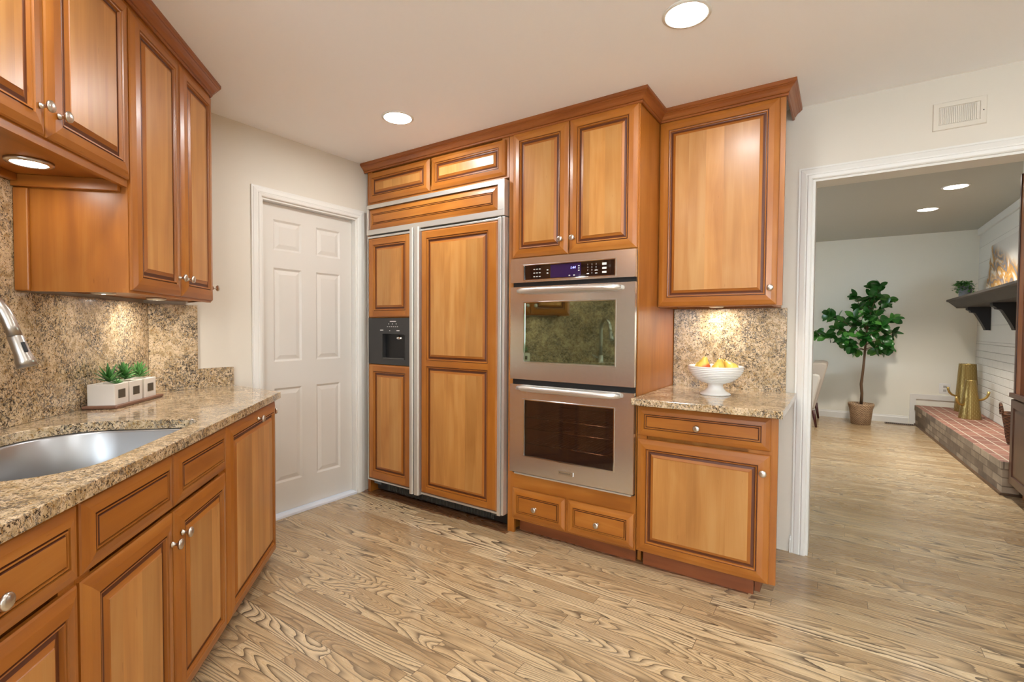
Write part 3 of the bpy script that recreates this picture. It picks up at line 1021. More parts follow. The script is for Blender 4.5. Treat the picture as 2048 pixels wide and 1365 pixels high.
ud = t.part('upper_door', holed(MB([STEEL, CHROME]), VX0, VX1, .932, 1.467, -1.519, -.969, 1.039, 1.373, YO, 0, .009, 1))
t.part('window', MB([OVENGLASS]).box(-1.519, -.969, YO + .004, YO + .012, 1.039, 1.373), ud)
t.part('handle', oven_handle(1.442, 0), ud)
ld = t.part('lower_door', holed(MB([STEEL, CHROME]), VX0, VX1, .384, .902, -1.516, -.971, .491, .812, YO, 0, .009, 1))
t.part('window', MB([LOWGLASS]).box(-1.516, -.971, YO + .004, YO + .010, .491, .812), ld)
t.part('handle', oven_handle(.884, 0), ld)
bd = MB([CHROME, INKDIM]).box(-1.290, -1.198, YO - .004, YO, .419, .441, 0, 'x')
text_into(bd, 'KitchenAid', .015, -1.283, YO - .0045, .4255, 1)
t.part('badge', bd, ld)
for z in (.545, .635, .70):
    rk = MB([CHROME])
    rk.tube([(-1.545, 2.46, z), (-.935, 2.46, z)], .0035, 6)
    rk.tube([(-1.545, 2.90, z), (-.935, 2.90, z)], .003, 6)
    for q in range(24): rk.tube([(-1.53 + q * .0256, 2.46, z), (-1.53 + q * .0256, 2.90, z)], .0016, 5)
    t.part('oven_rack', rk)
t.part('bottom_vent', MB([ALU]).box(VX0 + .03, VX1 - .012, YO + .003, YO + .02, .3715, .380), bevel=.001)

# --- right base cabinet
BX0, BX1 = -.857, -.221
t = Thing('drawer_base_cabinet', 'cherry base cabinet with one drawer under the fruit bowl counter', 'cabinet', (-.54, 2.76, 0))
cb = carcass_mb(BX0, -.290, YFF, 3.067, .092, .850)
cb.box(-.290, BX1, YFF, YFF + .019, .092, .850)
cb.box(BX0 + .02, -.315, YFF + .055, YFF + .07, 0, .092, 1, 'x').box(-.315, -.292, YFF + .095, 3.06, 0, .092, 1)
t.part('carcass', cb)
d = t.part('drawer', door_mb(-.853, -.248, .689, .838, YDF, True)); t.part('knob', knob_mb(-.557, YDF, .760), d)
d = t.part('door', door_mb(-.853, -.248, .094, .672, YDF)); t.part('knob', knob_mb(-.274, YDF, .594), d)
ct = MB(GRANITE).prism([(-.857, 2.336), (-.196, 2.336), (-.196, 3.068), (-.857, 3.068)], .8515, .885)
tag(ct.build('countertop', (-.53, 2.7, .8515), bevel=.003), 'short granite counter slab carrying the fruit bowl', 'countertop')
sp_ = MB(GRANITE).box(-.857, -.247, 3.069, 3.0885, .853, 1.349)
tag(sp_.build('backsplash', (-.55, 3.08, .853), bevel=.0015), 'granite splash panel behind the fruit bowl under the wall cabinet', 'backsplash')

# --- right wall cabinet
UY = 2.747
t = Thing('single_door_upper_cabinet', 'wide single-door cherry wall cabinet right of the oven tower', 'cabinet', (-.55, 2.9, 1.35))
cb = carcass_mb(-.857, -.278, UY, 3.087, 1.350, 2.425, .012)
cb.box(-.278, -.244, UY, UY + .019, 1.350, 2.425)
t.part('carcass', cb)
d = t.part('door', door_mb(-.853, -.268, 1.354, 2.364, 2.725)); t.part('knob', knob_mb(-.294, 2.725, 1.436), d)

# --- crown mouldings
CR = [(.0006, 2.366), (.008, 2.366), (.011, 2.369), (.011, 2.376), (.008, 2.379), (.013, 2.381), (.017, 2.386), (.022, 2.394), (.031, 2.402), (.038, 2.405), (.038, 2.409), (.043, 2.411), (.046, 2.415), (.046, 2.4285), (.0006, 2.4285)]
cm = MB(CHERRY_X).sweep([(-2.955, YFF), (-.858, YFF), (-.858, UY), (-.243, UY), (-.243, 3.086)], CR)
tag(cm.build('crown_molding', (-1.6, 2.6, 2.352)), 'stepped cherry crown moulding along the top of the refrigerator and oven cabinets', 'crown moulding')

# ================================================================== SINK RUN (diagonal frame: x = s, y = n)
DFR, DFN = 0.731, 0.711
UFR, UFN = 1.000, 0.980


def w2d(x, y): return (-S2 * x + S2 * y, -S2 * x - S2 * y)


# --- base cabinets
def base_unit(name, label, s0, s1, poly=None, top=True):
    t = Thing(name, label, 'cabinet', ((s0 + s1) / 2, 1.0, 0), RD)
    if poly:
        t.part('carcass', MB([CHERRY, CHERRY_DK]).prism(poly, .060, .850))
        kp = [(s0 + .002, DFR + .07), (2.70, DFR + .07), w2d(-2.953, 1.36), w2d(-2.953, 1.10), (s0 + .002, 1.335)]
        t.part('toe_kick', MB(CHERRY_DK).prism(kp, 0, .0595))
    else:
        t.part('carcass', carcass_mb(s0, s1, DFR, 1.335, .060, .850, 0.0, top))
        t.part('toe_kick', MB(CHERRY_DK).box(s0 + .002, s1 - .002, DFR + .07, 1.33, 0, .0595, 0, 'x'))
    return t


t = base_unit('sink_base_cabinet', 'cherry sink base cabinet with paired doors below two false drawer fronts', 1.2215, 2.0675, None, False)
for a, b in ((1.226, 1.641), (1.648, 2.063)):
    t.part('drawer_front', door_mb(a, b, .678, .841, DFN, True))
d = t.part('door', door_mb(1.226, 1.641, .058, .664, DFN)); t.part('knob', knob_mb(1.612, DFN, .578), d)
d = t.part('door', door_mb(1.648, 2.063, .058, .664, DFN)); t.part('knob', knob_mb(1.677, DFN, .588), d)
t = base_unit('drawer_base_cabinet.001', 'cherry base cabinet at the near end of the sink run, knob on its drawer', .40, 1.2205)
d = t.part('drawer', door_mb(.745, 1.216, .678, .841, DFN, True)); t.part('knob', knob_mb(.980, DFN, .755), d)
d = t.part('door', door_mb(.745, 1.216, .058, .664, DFN)); t.part('knob', knob_mb(.785, DFN, .588), d)
t.part('drawer', door_mb(.41, .739, .678, .841, DFN, True)); t.part('door', door_mb(.41, .739, .058, .664, DFN))
PE = [(2.0685, DFR), (2.748, DFR), w2d(-2.953, 1.426), w2d(-2.953, 1.058), (2.835, 1.3355), (2.0685, 1.3355)]
t = base_unit('corner_base_cabinet', 'cherry end cabinet with one full-height pull-out door by the white door', 2.0685, 2.748, PE)
d = t.part('door', door_mb(2.073, 2.744, .058, .841, DFN)); t.part('knob', knob_mb(2.43, DFN, .805), d)
# end door looks along +Y of the room: local frame E (x' = -X, y' = -Y)
ME = RD.inverted() @ Matrix.Rotation(PI, 4, 'Z')
d = t.part('door', door_mb(2.495, 2.945, .058, .841, -1.449, M=ME)); t.part('knob', knob_mb(2.515, -1.449, .776, M=ME), d)


# --- sink counter with cut-out
def rrect(x0, x1, y0, y1, rs, k=9):
    """rounded rectangle, ccw; rs = radii at (x1,y0),(x1,y1),(x0,y1),(x0,y0)"""
    out = []
    for (cx, cy, a, r) in ((x1 - rs[0], y0 + rs[0], -PI / 2, rs[0]), (x1 - rs[1], y1 - rs[1], 0, rs[1]), (x0 + rs[2], y1 - rs[2], PI / 2, rs[2]), (x0 + rs[3], y0 + rs[3], PI, rs[3])):
        for i in range(k):
            b = a + PI / 2 * i / (k - 1)
            out.append((cx + r * math.cos(b), cy + r * math.sin(b)))
    return out


hole = rrect(1.264, 2.008, .772, 1.262, (.075, .21, .21, .17))
outer = [(.40, .700), (2.776, .700), w2d(-2.938, 1.474), w2d(-2.938, 1.046), (2.816, NS), (.40, NS)]
import bmesh
bm = bmesh.new()
def loop(pts, z):
    vs = [bm.verts.new((x, y, z)) for x, y in pts]
    return vs, [bm.edges.new((vs[i], vs[(i + 1) % len(vs)])) for i in range(len(vs))]
tops = []
for z in (.885, .8515):
    vo, eo = loop(outer, z); vh, eh = loop(hole, z)
    bmesh.ops.triangle_fill(bm, use_beauty=True, edges=eo + eh)
    tops.append((vo, vh))
for k in range(2):
    A, B = tops[0][k], tops[1][k]
    for i in range(len(A)):
        j = (i + 1) % len(A)
        bm.faces.new((A[i], B[i], B[j], A[j]))
bmesh.ops.recalc_face_normals(bm, faces=bm.faces)
me = bpy.data.meshes.new('countertop')
L0 = Vector((1.6, 1.0, .8515))
bmesh.ops.translate(bm, verts=bm.verts, vec=-L0)
bm.to_mesh(me); bm.free()
me.materials.append(GRANITE)
o = bpy.data.objects.new('countertop', me); COL.objects.link(o)
o.matrix_world = RD @ Matrix.Translation(L0)
md = o.modifiers.new('edge', 'BEVEL'); md.width = .003; md.segments = 2; md.limit_method = 'ANGLE'; md.angle_limit = math.radians(60)
tag(o, 'long granite counter slab with the cut-out for the sink', 'countertop')

# --- sink bowl
t = Thing('sink', 'undermount stainless steel sink bowl set in the granite counter', 'sink', (1.58, 1.0, .65), RD)
def inset(d, rad): return rrect(1.264 + d, 2.008 - d, .772 + d, 1.262 - d, [max(.03, r - d + rad) for r in (.075, .21, .21, .17)])
sb = MB([STEEL_S])
prof = [(-.012, 0, .8505), (-.002, 0, .8505), (.004, 0, .843), (.010, 0, .70), (.016, 0, .67), (.035, 0, .655), (.07, .02, .650)]
sb.grid([[(x, y, z) for x, y in inset(d, r)] for d, r, z in prof], 0, True, True)
sb.face([(x, y, .650) for x, y in inset(.07, .02)], 0, 'x')
sb.grid([[(x, y, z) for x, y in inset(d, 0)] for d, z in ((-.012, .8505), (-.012, .848), (.0, .845), (.006, .70), (.013, .648), (.06, .646))], 0)
t.part('bowl', sb)
t.part('drain', MB([CHROME, BLACK]).lathe([(.045, 0), (.045, .003), (.036, .003), (.030, .0012), (0, .0012)], (1.58, 1.05, .650), 'z', 24))

# --- faucet
t = Thing('faucet', 'brushed nickel gooseneck pull-down faucet over the sink', 'faucet', (1.55, 1.302, .885), RD)
t.part('base', MB(FAUCET).lathe([(.030, 0), (.030, .006), (.024, .012), (.022, .06), (.018, .075), (0, .075)], (1.55, 1.302, .885), 'z', 24))
neck = [(1.55, 1.302, .95), (1.55, 1.302, 1.10), (1.55, 1.302, 1.206)]
for i in range(1, 17):
    a = 2.81 * i / 16
    neck.append((1.55, 1.302 - .119 * (1 - math.cos(a)), 1.206 + .119 * math.sin(a)))
last = Vector(neck[-1]); tang = (last - Vector(neck[-2])).normalized()
end = last + (Vector((0, 1.028 - 1.0705, 1.118 - 1.2447)))
mid = last.lerp(end, .35)
t.part('neck', MB(FAUCET).tube(neck + [tuple(last.lerp(end, .15)), tuple(mid)], [.0155] * len(neck) + [.0155, .0155], 18))
dirv = (end - mid).normalized()
hd = MB([FAUCET, BLACK])
hd.tube([mid, mid + dirv * .004, mid + dirv * .05, mid.lerp(end, .8), end, end - dirv * .001], [.0150, .0168, .0172, .0205, .0225, .019], 20)
head = t.part('spray_head', hd)
bt = mid.lerp(end, .42)
side = Vector((-0.72, -0.69, 0)) * 1.0
ax = Vector((1, 0, 0)); fr = ax.cross(dirv).normalized()
if fr.y > 0: fr = -fr
vis = (fr * .9 + Vector((-.45, 0, 0))).normalized()
wv = vis.cross(dirv).normalized()
bq = MB([BLACK])
c = bt + vis * .0168
P8 = []
for dz in (-.001, .004):
    for u, v in ((-.004, -.014), (.004, -.014), (.004, .014), (-.004, .014)):
        P8.append(c + wv * u + dirv * v + vis * dz)
for q in ((3, 2, 1, 0), (4, 5, 6, 7), (0, 1, 5, 4), (1, 2, 6, 5), (2, 3, 7, 6), (3, 0, 4, 7)): bq.face([P8[i] for i in q])
t.part('spray_button', bq, head, .001)
t.part('lever', MB(FAUCET).tube([(1.575, 1.302, .935), (1.60, 1.30, .94), (1.64, 1.29, .965)], [.008, .007, .005], 10))

# --- splashes
spd = MB(GRANITE).prism([(.40, .8855), (2.817, .8855), (2.817, 1.345), (1.9770, 1.345), (1.9770, 1.716), (.40, 1.716)], 0, .020)
spd.v = [Vector((p.x, NS + .0205 - p.z, p.y)) for p in spd.v]
tag(spd.build('backsplash', (1.6, NS, .8855), None, RD), 'large granite splash panel behind the sink and succulents', 'backsplash')
lp = [(1.046, .8855), (1.468, .8855), (1.468, .994), (1.277, .994), (1.277, 1.343), (1.046, 1.343)]
spw = MB(GRANITE).prism(lp, 0, .019)
spw.v = [Vector((-2.94 - p.z, p.x, p.y)) for p in spw.v]
tag(spw.build('backsplash', (-2.94, 1.25, .8855)), 'stepped L-shaped granite splash on the wall beside the white door', 'backsplash')

# --- upper cabinets
t = Thing('over_sink_upper_cabinet', 'short two-door cherry wall cabinet hung above the sink', 'cabinet', (1.3, 1.17, 1.72), RD)
t.part('carcass', carcass_mb(.90, 1.9775, UFR, NW - .002, 1.718, 2.425, .022))
for a, b, kx in ((1.172, 1.571, 1.541), (1.577, 1.974, 1.610)):
    d = t.part('door', door_mb(a, b, 1.743, 2.350, UFN)); t.part('knob', knob_mb(kx, UFN, 1.815), d)
t.part('door', door_mb(.905, 1.166, 1.743, 2.350, UFN))
t.part('cleat', MB(CHERRY).box(1.00, 1.955, NS - .024, NS - .002, 1.716, 1.7395, 0, 'x'), bevel=.002)
t.part('cleat', MB(CHERRY).box(1.956, 1.9772, UFR + .02, NS - .002, 1.700, 1.7395, 0, 'y'), bevel=.002)
UP = [(1.9785, UFR), (2.697, UFR), w2d(-2.957, 1.232), (2.826, NW - .003), (1.9785, NW - .003)]
t = Thing('tall_upper_cabinet', 'tall two-door cherry wall cabinet left of the white door', 'cabinet', (2.4, 1.17, 1.35), RD)
cb = MB([CHERRY])
cb.prism([(a, b) for a, b in UP], 1.362, 2.425)
cb.box(1.9785, 2.690, UFR, UFR + .02, 1.347, 1.362, 0, 'x').box(1.9785, 1.998, UFR + .02, NS - .001, 1.347, 1.362)
t.part('carcass', cb)
for a, b, kx in ((1.984, 2.352, 2.315), (2.358, 2.692, 2.388)):
    d = t.part('door', door_mb(a, b, 1.357, 2.350, UFN)); t.part('knob', knob_mb(kx, UFN, 1.434), d)
d = t.part('door', door_mb(2.70, 2.948, 1.357, 2.350, -1.254, M=ME)); t.part('knob', knob_mb(2.715, -1.254, 1.428, M=ME), d)
t.part('scribe_strip', MB(CHERRY).box(1.966, 1.978, NS - .045, NS - .001, 1.348, 1.698), bevel=.004)
cm = MB(CHERRY_X).sweep([(.90, UFR), (2.703, UFR), w2d(-2.955, 1.237)], CR)
tag(cm.build('crown_molding', (2.0, 1.1, 2.352), None, RD), 'stepped cherry crown moulding over the sink wall cabinets', 'crown moulding')

# ================================================================== LIGHTS
def puck(s, n, z, frame, label, r=.030, mat=None):
    t = Thing('puck_light', label, 'light', (s, n, z), frame, 'under-cabinet puck lights')
    t.part('ring', MB(NICKEL).lathe([(r * 1.30, 0), (r * 1.30, -.008), (r * 1.05, -.011), (r, -.010), (r, -.004), (0, -.004)], (s, n, z - .0003), 'z', 28))
    t.part('lens', MB(mat or PUCKLIGHT).lathe([(r * .98, -.0045), (r * .98, -.0085), (0, -.0085)], (s, n, z), 'z', 28))


puck(1.800, 1.178, 1.740, RD, 'lit puck light recessed under the short cabinet above the sink', .045, PUCKSINK)
puck(2.20, 1.20, 1.362, RD, 'lit puck light under the tall wall cabinet, nearer the sink', .030, PUCKSINK)
puck(2.60, 1.20, 1.362, RD, 'lit puck light under the tall wall cabinet, nearer the white door')
puck(-.590, 2.955, 1.362, RW, 'lit puck light under the wall cabinet above the fruit bowl')


def can(x, y, z, mat, label, r=.075, group='recessed kitchen ceiling lights', spot=0):
    t = Thing('recessed_ceiling_light', label, 'light', (x, y, z), RW, group)
    t.part('trim_ring', MB(TRIM).lathe([(r * 1.2, 0), (r * 1.2, -.003), (r * 1.02, -.006), (r, -.004), (r, -.0005)], (x, y, z), 'z', 40))
    t.part('lens', MB(mat).lathe([(r * .995, -.001), (r * .995, -.003), (0, -.003)], (x, y, z), 'z', 40))
    if spot:
        ld_ = bpy.data.lights.new('bulb', 'SPOT')
        ld_.energy = spot; ld_.color = (1.0, .93, .83); ld_.spot_size = math.radians(118); ld_.spot_blend = .75; ld_.shadow_soft_size = .06
        lo_ = bpy.data.objects.new('bulb', ld_); COL.objects.link(lo_)
        lo_.parent = t.root; lo_.location = (0, 0, -.012)


can(-.513, 1.943, ZC, CANLIGHT, 'bright recessed ceiling light above the oven and wall cabinet')
can(-2.129, 1.987, ZC, CANLIGHT, 'bright recessed ceiling light near the white panelled door')
for x, y in ((-1.30, .30), (.55, .30), (1.6, 1.9), (.2, -1.5), (2.0, -.9)):  # extra cans out of view, put in to brighten the kitchen
    can(x, y, ZC, CANLIGHT, 'added recessed ceiling light out of view, brightening the kitchen', group='added kitchen ceiling lights out of view')
can(.800, 5.70, ZF, FARLIGHT, 'larger and nearer of two recessed lights in the room beyond the opening', .082, 'recessed lights in the room beyond', 175)
can(.715, 6.617, ZF, FARLIGHT, 'smaller and farther of two recessed lights in the room beyond the opening', .082, 'recessed lights in the room beyond', 175)

# ================================================================== SMALL THINGS, KITCHEN
# succulents on a wooden tray
tr = MB(TRAY_W).prism([(2.287, 1.207), (2.672, 1.207), (2.672, 1.334), (2.287, 1.334)], .8853, .899, 0, 'x')
tag(tr.build('tray', (2.48, 1.27, .8853), None, RD, .004), 'narrow wooden tray under the three succulent pots', 'tray')


def leaf(mb, base, d, up, L, w, curl=.3, thick=0.0, mat=0, n=6, cup=.15, wide=.85, rnd=.85):
    base, d, up = Vector(base), Vector(d).normalized(), Vector(up)
    side = d.cross(up).normalized()
    nn = side.cross(d).normalized()
    rings = []
    for i in range(n + 1):
        u = i / n
        ww = w * .5 * max(0.02, math.sin(PI * (u ** wide))) ** rnd if 0 < i < n else .0006
        p = base + d * (L * u) + nn * (-curl * L * u * u)
        th = thick * math.sin(PI * (u * .9 + .08))
        if thick:
            rings.append([p - side * ww + nn * cup * ww, p - nn * th, p + side * ww + nn * cup * ww, p + nn * th * .6])
        else:
            rings.append([p - side * ww + nn * cup * ww, p, p + side * ww + nn * cup * ww])
    mb.grid(rings, mat, bool(thick), True)


def planter(s, label, kind):
    n0, n1, z0, z1 = 1.222, 1.322, .8993, .986
    w = .100
    t = Thing('succulent_planter', label, 'planter', (s + w / 2, 1.272, z0), RD, 'succulents on the wooden tray')
    pm = MB([CONCRETE])
    pm.ringpanel(s, s + w, n0, n1, 0, [(0, 0, 0), (0, z1 - z0, 0), (.009, z1 - z0, 0), (.011, z1 - z0 - .012, 0)])
    pm.v = [Vector((p.x, p.z, z0 - p.y)) for p in pm.v]
    pm.f = [tuple(reversed(f)) for f in pm.f]
    pot = t.part('pot', pm, bevel=.002)
    t.part('label_plate', MB(PLATE).box(s + .026, s + .074, n0 - .002, n0 - .0002, z0 + .026, z0 + .062), pot)
    pb = MB(PEBBLE)
    for k in range(26):
        x, y, r = s + random.uniform(.018, .082), random.uniform(n0 + .018, n1 - .018), random.uniform(.006, .010)
        pb.lathe([(0, -r * .6), (r * .8, -r * .35), (r, 0), (r * .8, r * .4), (0, r * .6)], (x, y, z1 - .012), 'z', 8)
    t.part('pebbles', pb)
    fm = MB([SUCC, SUCC2])
    c = Vector((s + w / 2, 1.268, z1 - .006))
    if kind == 0:
        for k in range(17):
            a = k * 2.4; el = .30 + .065 * k
            c2 = c + Vector((0, 0, .012))
            leaf(fm, c2, (math.cos(a) * math.cos(el), math.sin(a) * math.cos(el), math.sin(el) + .1), (0, 0, 1), (.060 + .0015 * k), .017, .10, .0025, int(k % 4 == 3), 7, .25, .62)
        for k in range(9):
            a = k * 2.4; el = .35 + .07 * k
            leaf(fm, c + Vector((.024, -.016, .002)), (math.cos(a) * math.cos(el), math.sin(a) * math.cos(el), math.sin(el)), (0, 0, 1), .030, .012, .1, .003, 1)
    else:
        N = 26 if kind == 1 else 40
        for k in range(N):
            a = k * 2.4; el = .22 + 1.2 * k / N
            L = (.054 if kind == 1 else .050) * (1 + .15 * k / N)
            leaf(fm, c + Vector((0, 0, .010 + .022 * k / N)), (math.cos(a) * math.cos(el), math.sin(a) * math.cos(el), math.sin(el)), (0, 0, 1), L, .020 if kind == 1 else .013, .05, .0025, int(kind == 2 or k % 5 == 0), 7, .3, .8)
    t.part('foliage', fm)


planter(2.303, 'pale square pot with a spiky star-leaved succulent, nearest the sink', 0)
planter(2.413, 'pale square pot with a broad-leaved rosette succulent, middle of the tray', 1)
planter(2.532, 'pale square pot with a dense pale green rosette, at the far end of the tray', 2)

# fruit bowl and pears
BC = Vector((-.547, 2.745, .8853))
bl = MB([CERAMIC])
prf = [(0, .0), (.074, .0), (.077, .003), (.072, .009), (.052, .020), (.041, .034), (.037, .048), (.040, .058)]
r0 = .045
for i in range(11):
    u = i / 10
    r = .052 + .083 * math.sin(u * PI / 2) ** .8
    z = .060 + .083 * u ** 1.2
    prf += [(r - .0012, z), (r + .0028, z + .0018), (r + .0030, z + .0052), (r - .0008, z + .0064)]
prf += [(.1375, .150), (.134, .1515), (.131, .148), (.120, .118), (.095, .088), (.05, .072), (0, .068)]
bl.lathe(prf, tuple(BC), 'z', 56)
tag(bl.build('fruit_bowl', BC), 'white ribbed ceramic footed bowl holding pears on the short counter', 'bowl')
PROF = [(0, 0), (.010, .001), (.024, .008), (.033, .022), (.035, .034), (.031, .048), (.023, .060), (.0165, .072), (.0135, .082), (.009, .089), (.003, .091), (0, .090)]


def pear(dx, dy, dz, ax, az, label):
    pos = BC + Vector((dx, dy, dz))
    r = bpy.data.objects.new('pear', None); COL.objects.link(r)
    r.empty_display_size = .03
    r.matrix_world = Matrix.Translation(pos) @ Matrix.Rotation(az, 4, 'Z') @ Matrix.Rotation(ax, 4, 'X')
    tag(r, label, 'pear', 'pears in the white bowl')
    MB(PEAR).lathe(PROF, (0, 0, -.036), 'z', 24).build('flesh', parent=r)
    MB(STEM).tube([(0, 0, .052), (.001, 0, .062), (.005, 0, .074)], [.0016, .0014, .002], 6).build('stem', parent=r)


pear(-.050, -.044, .148, .25, .75, 'pear with a red blush standing tallest at the left front of the bowl')
pear(-.078, .030, .140, .8, .3, 'pale yellow pear at the far left rim of the bowl')
pear(.024, -.056, .140, .35, 2.8, 'orange-yellow pear upright in the middle of the bowl')
pear(.078, .004, .138, .8, 4.2, 'yellow pear lying at the right side of the bowl')
pear(.008, .058, .138, .55, 1.4, 'yellow pear at the back of the bowl')

# wall vent
t = Thing('wall_vent', 'cream painted slotted air vent high on the wall above the opening', 'vent', (.437, YW, 2.245))
vm = MB(PAINT)
vm.ringpanel(.343, .533, 2.180, 2.308, YW, [(0, 0, 0), (0, .004, 0), (.003, .007, 0), (.022, .007, 0), (.024, .003, 0)])
t.part('face_plate', vm)
sl = MB(PAINT)
for k in range(20):
    x = .372 + k * .0066
    sl.box(x, x + .0036, YW - .0068, YW - .003, 2.206, 2.282)
t.part('slats', sl)
t.part('screw', MB(DARKGREY).lathe([(.003, 0), (.002, .0012), (0, .0014)], (.521, YW - .0068, 2.242), '-y', 8))

# ================================================================== ROOM BEYOND
HZ = .255
hearth = [(1.022, 5.075), (1.385, 5.075), (1.385, 8.232), (.826, 8.232)]
t = Thing('raised_hearth', 'raised brick hearth with red brick top along the white brick wall', 'hearth', (1.15, 6.6, 0))
t.part('brick_base', MB(GBRICK).prism(hearth, .012, HZ - .066))
hc = [(hearth[0][0] - .012, hearth[0][1] - .012), (hearth[1][0], hearth[1][1] - .012), hearth[2], (hearth[3][0] - .012, hearth[3][1])]
t.part('brick_cap', MB([RBRICK, GBRICK]).prism(hc, HZ - .065, HZ, 0, 'z', 1), bevel=.004)
t.part('shoe_strip', MB(VENTBR).prism([(hearth[0][0] - .014, hearth[0][1] - .014), (hearth[1][0], hearth[1][1] - .014), hearth[2], (hearth[3][0] - .014, hearth[3][1])], 0, .018))

# mantel shelf and corbels
t = Thing('mantel_shelf', 'weathered dark wood mantel shelf on black corbels', 'shelf', (1.25, 6.4, 1.5))
mp = [(0, 1.500), (.235, 1.500), (.245, 1.515), (.300, 1.575), (.320, 1.585), (.320, 1.606), (0, 1.606)]
mm = MB([MANTEL_W])
ya, yb_ = 5.035, 8.03
for (o1, z1), (o2, z2) in zip(mp, mp[1:] + mp[:1]):
    e1, e2 = max(0, o1 - .23) , max(0, o2 - .23)
    mm.face([(XB - o1, ya, z1), (XB - o2, ya, z2), (XB - o2, yb_ - .09 + e2, z2), (XB - o1, yb_ - .09 + e1, z1)][::-1], 0, 'y')
mm.face([(XB - o_, yb_ - .09 + max(0, o_ - .23), z) for o_, z in mp], 0, 'x')
mm.face([(XB - o_, ya, z) for o_, z in mp][::-1], 0, 'x')
t.part('shelf_board', mm)
for yc in (7.62, 6.50, 5.38):
    cp = [(0, 1.499), (.195, 1.499), (.195, 1.470), (.170, 1.455), (.165, 1.440), (.135, 1.432)]
    for i in range(9):
        a = PI / 2 * i / 8
        cp.append((.040 + .085 * (1 - math.sin(a)) ** 1.1, 1.425 - .165 * math.sin(a) - .02 * i / 8))
    cp += [(.036, 1.235), (0, 1.235)]
    cmb = MB([CORBEL, MANTEL_W])
    cmb.prism([(-a, b) for a, b in cp], -.055, .055)
    cmb.v = [Vector((XB + p.x, yc + p.z, p.y)) for p in cmb.v]
    t.part('corbel', cmb)

# painting leaning on the mantel
t = Thing('painting', 'unframed white canvas with gold and grey brush waves leaning on the mantel', 'painting', (1.33, 6.55, 1.607))
pm = MB([ART])
pc = [(1.315, 1.607), (1.335, 1.607), (1.380, 2.165), (1.360, 2.168)]
for i in range(4):
    (a, b), (c, d) = pc[i], pc[(i + 1) % 4]
    pm.face([(a, 7.46, b), (a, 5.65, b), (c, 5.65, d), (c, 7.46, d)], 0, 'y')
pm.face([(a, 5.65, b) for a, b in pc]); pm.face([(a, 7.46, b) for a, b in pc][::-1])
t.part('canvas', pm)

# mantel plant
t = Thing('trailing_plant', 'small trailing green plant in a grey pot on the mantel', 'plant', (1.205, 7.80, 1.607))
t.part('pot', MB(GREYPOT).lathe([(.050, 0), (.055, .004), (.064, .150), (.060, .150), (.057, .130), (0, .130)], (1.205, 7.80, 1.607), 'z', 20))
fm = MB([LEAF2, SUCC2])
for k in range(52):
    a = random.uniform(0, 2 * PI) if k % 3 else random.uniform(PI * .75, PI * 1.6)
    drop = random.uniform(.03, .10) if k % 2 == 0 else random.uniform(-.03, .04)
    R = random.uniform(.055, .098)
    for j in range(7):
        u = j / 6
        p = Vector((1.200 + math.cos(a) * R * min(1, u * 1.5), 7.80 + math.sin(a) * R * min(1, u * 1.5), 1.752 + .045 * math.sin(PI * min(1, u * 1.2)) - drop * u * u))
        leaf(fm, p, (random.uniform(-1, 1), random.uniform(-1, 1), random.uniform(-.3, .7)), (0, 0, 1), .034, .024, .2, 0, int(random.random() < .3), 3)
t.part('foliage', fm)


# gold cactus vases
def vase(x, y, h, rb, rt, arms, label):
    t = Thing('gold_vase', label, 'vase', (x, y, HZ + .0005), RW, 'gold cactus vases on the hearth')
    t.part('body', MB([GOLD]).lathe([(0, 0), (rb, 0), (rb, .004), (rb - (rb - rt) * .5, h * .5), (rt, h - .006), (rt + .001, h - .002), (rt - .002, h), (rt - .006, h - .004), (rt - .006, h - .06), (0, h - .06)], (x, y, HZ + .0005), 'z', 36))
    for ang, z, L, up in arms:
        r = rb - (rb - rt) * z / h
        dx, dy = math.cos(ang), math.sin(ang)
        p = [(x + dx * (r - .006 + q), y + dy * (r - .006 + q), HZ + z + w) for q, w in ((0, 0), (.02, .002), (.045 * L, .014 * up), (.068 * L, .040 * up), (.080 * L, .075 * up), (.084 * L, .105 * up))]
        t.part('arm', MB([GOLDP]).tube(p, [.012, .011, .0115, .012, .0125, .013], 10))


vase(1.268, 7.93, .575, .114, .080, ((PI + .35, .185, 1.15, 1.0),), 'taller gold cactus-shaped vase at the back of the hearth')
vase(1.202, 7.33, .425, .098, .046, ((-.35, .215, 1.0, .95), (PI + .55, .150, .9, .9)), 'shorter gold cactus-shaped vase in front of the tall one')

# basket
t = Thing('wicker_basket', 'dark wicker basket with a loop handle on the near end of the hearth', 'basket', (1.27, 5.86, HZ))
t.part('body', MB([WICKER2]).lathe([(0, 0), (.060, 0), (.072, .01), (.090, .14), (.108, .25), (.116, .262), (.112, .272), (.105, .258), (.08, .05), (0, .03)], (1.272, 5.86, HZ + .0005), 'z', 28))
hb = []
for i in range(13):
    a = PI * i / 12
    hb.append((1.272 - .106 - .010 * math.sin(a), 5.86 + .036 * math.cos(a), HZ + .250 + .100 * math.sin(a)))
t.part('handle', MB([WICKER2]).tube(hb, .009, 8))

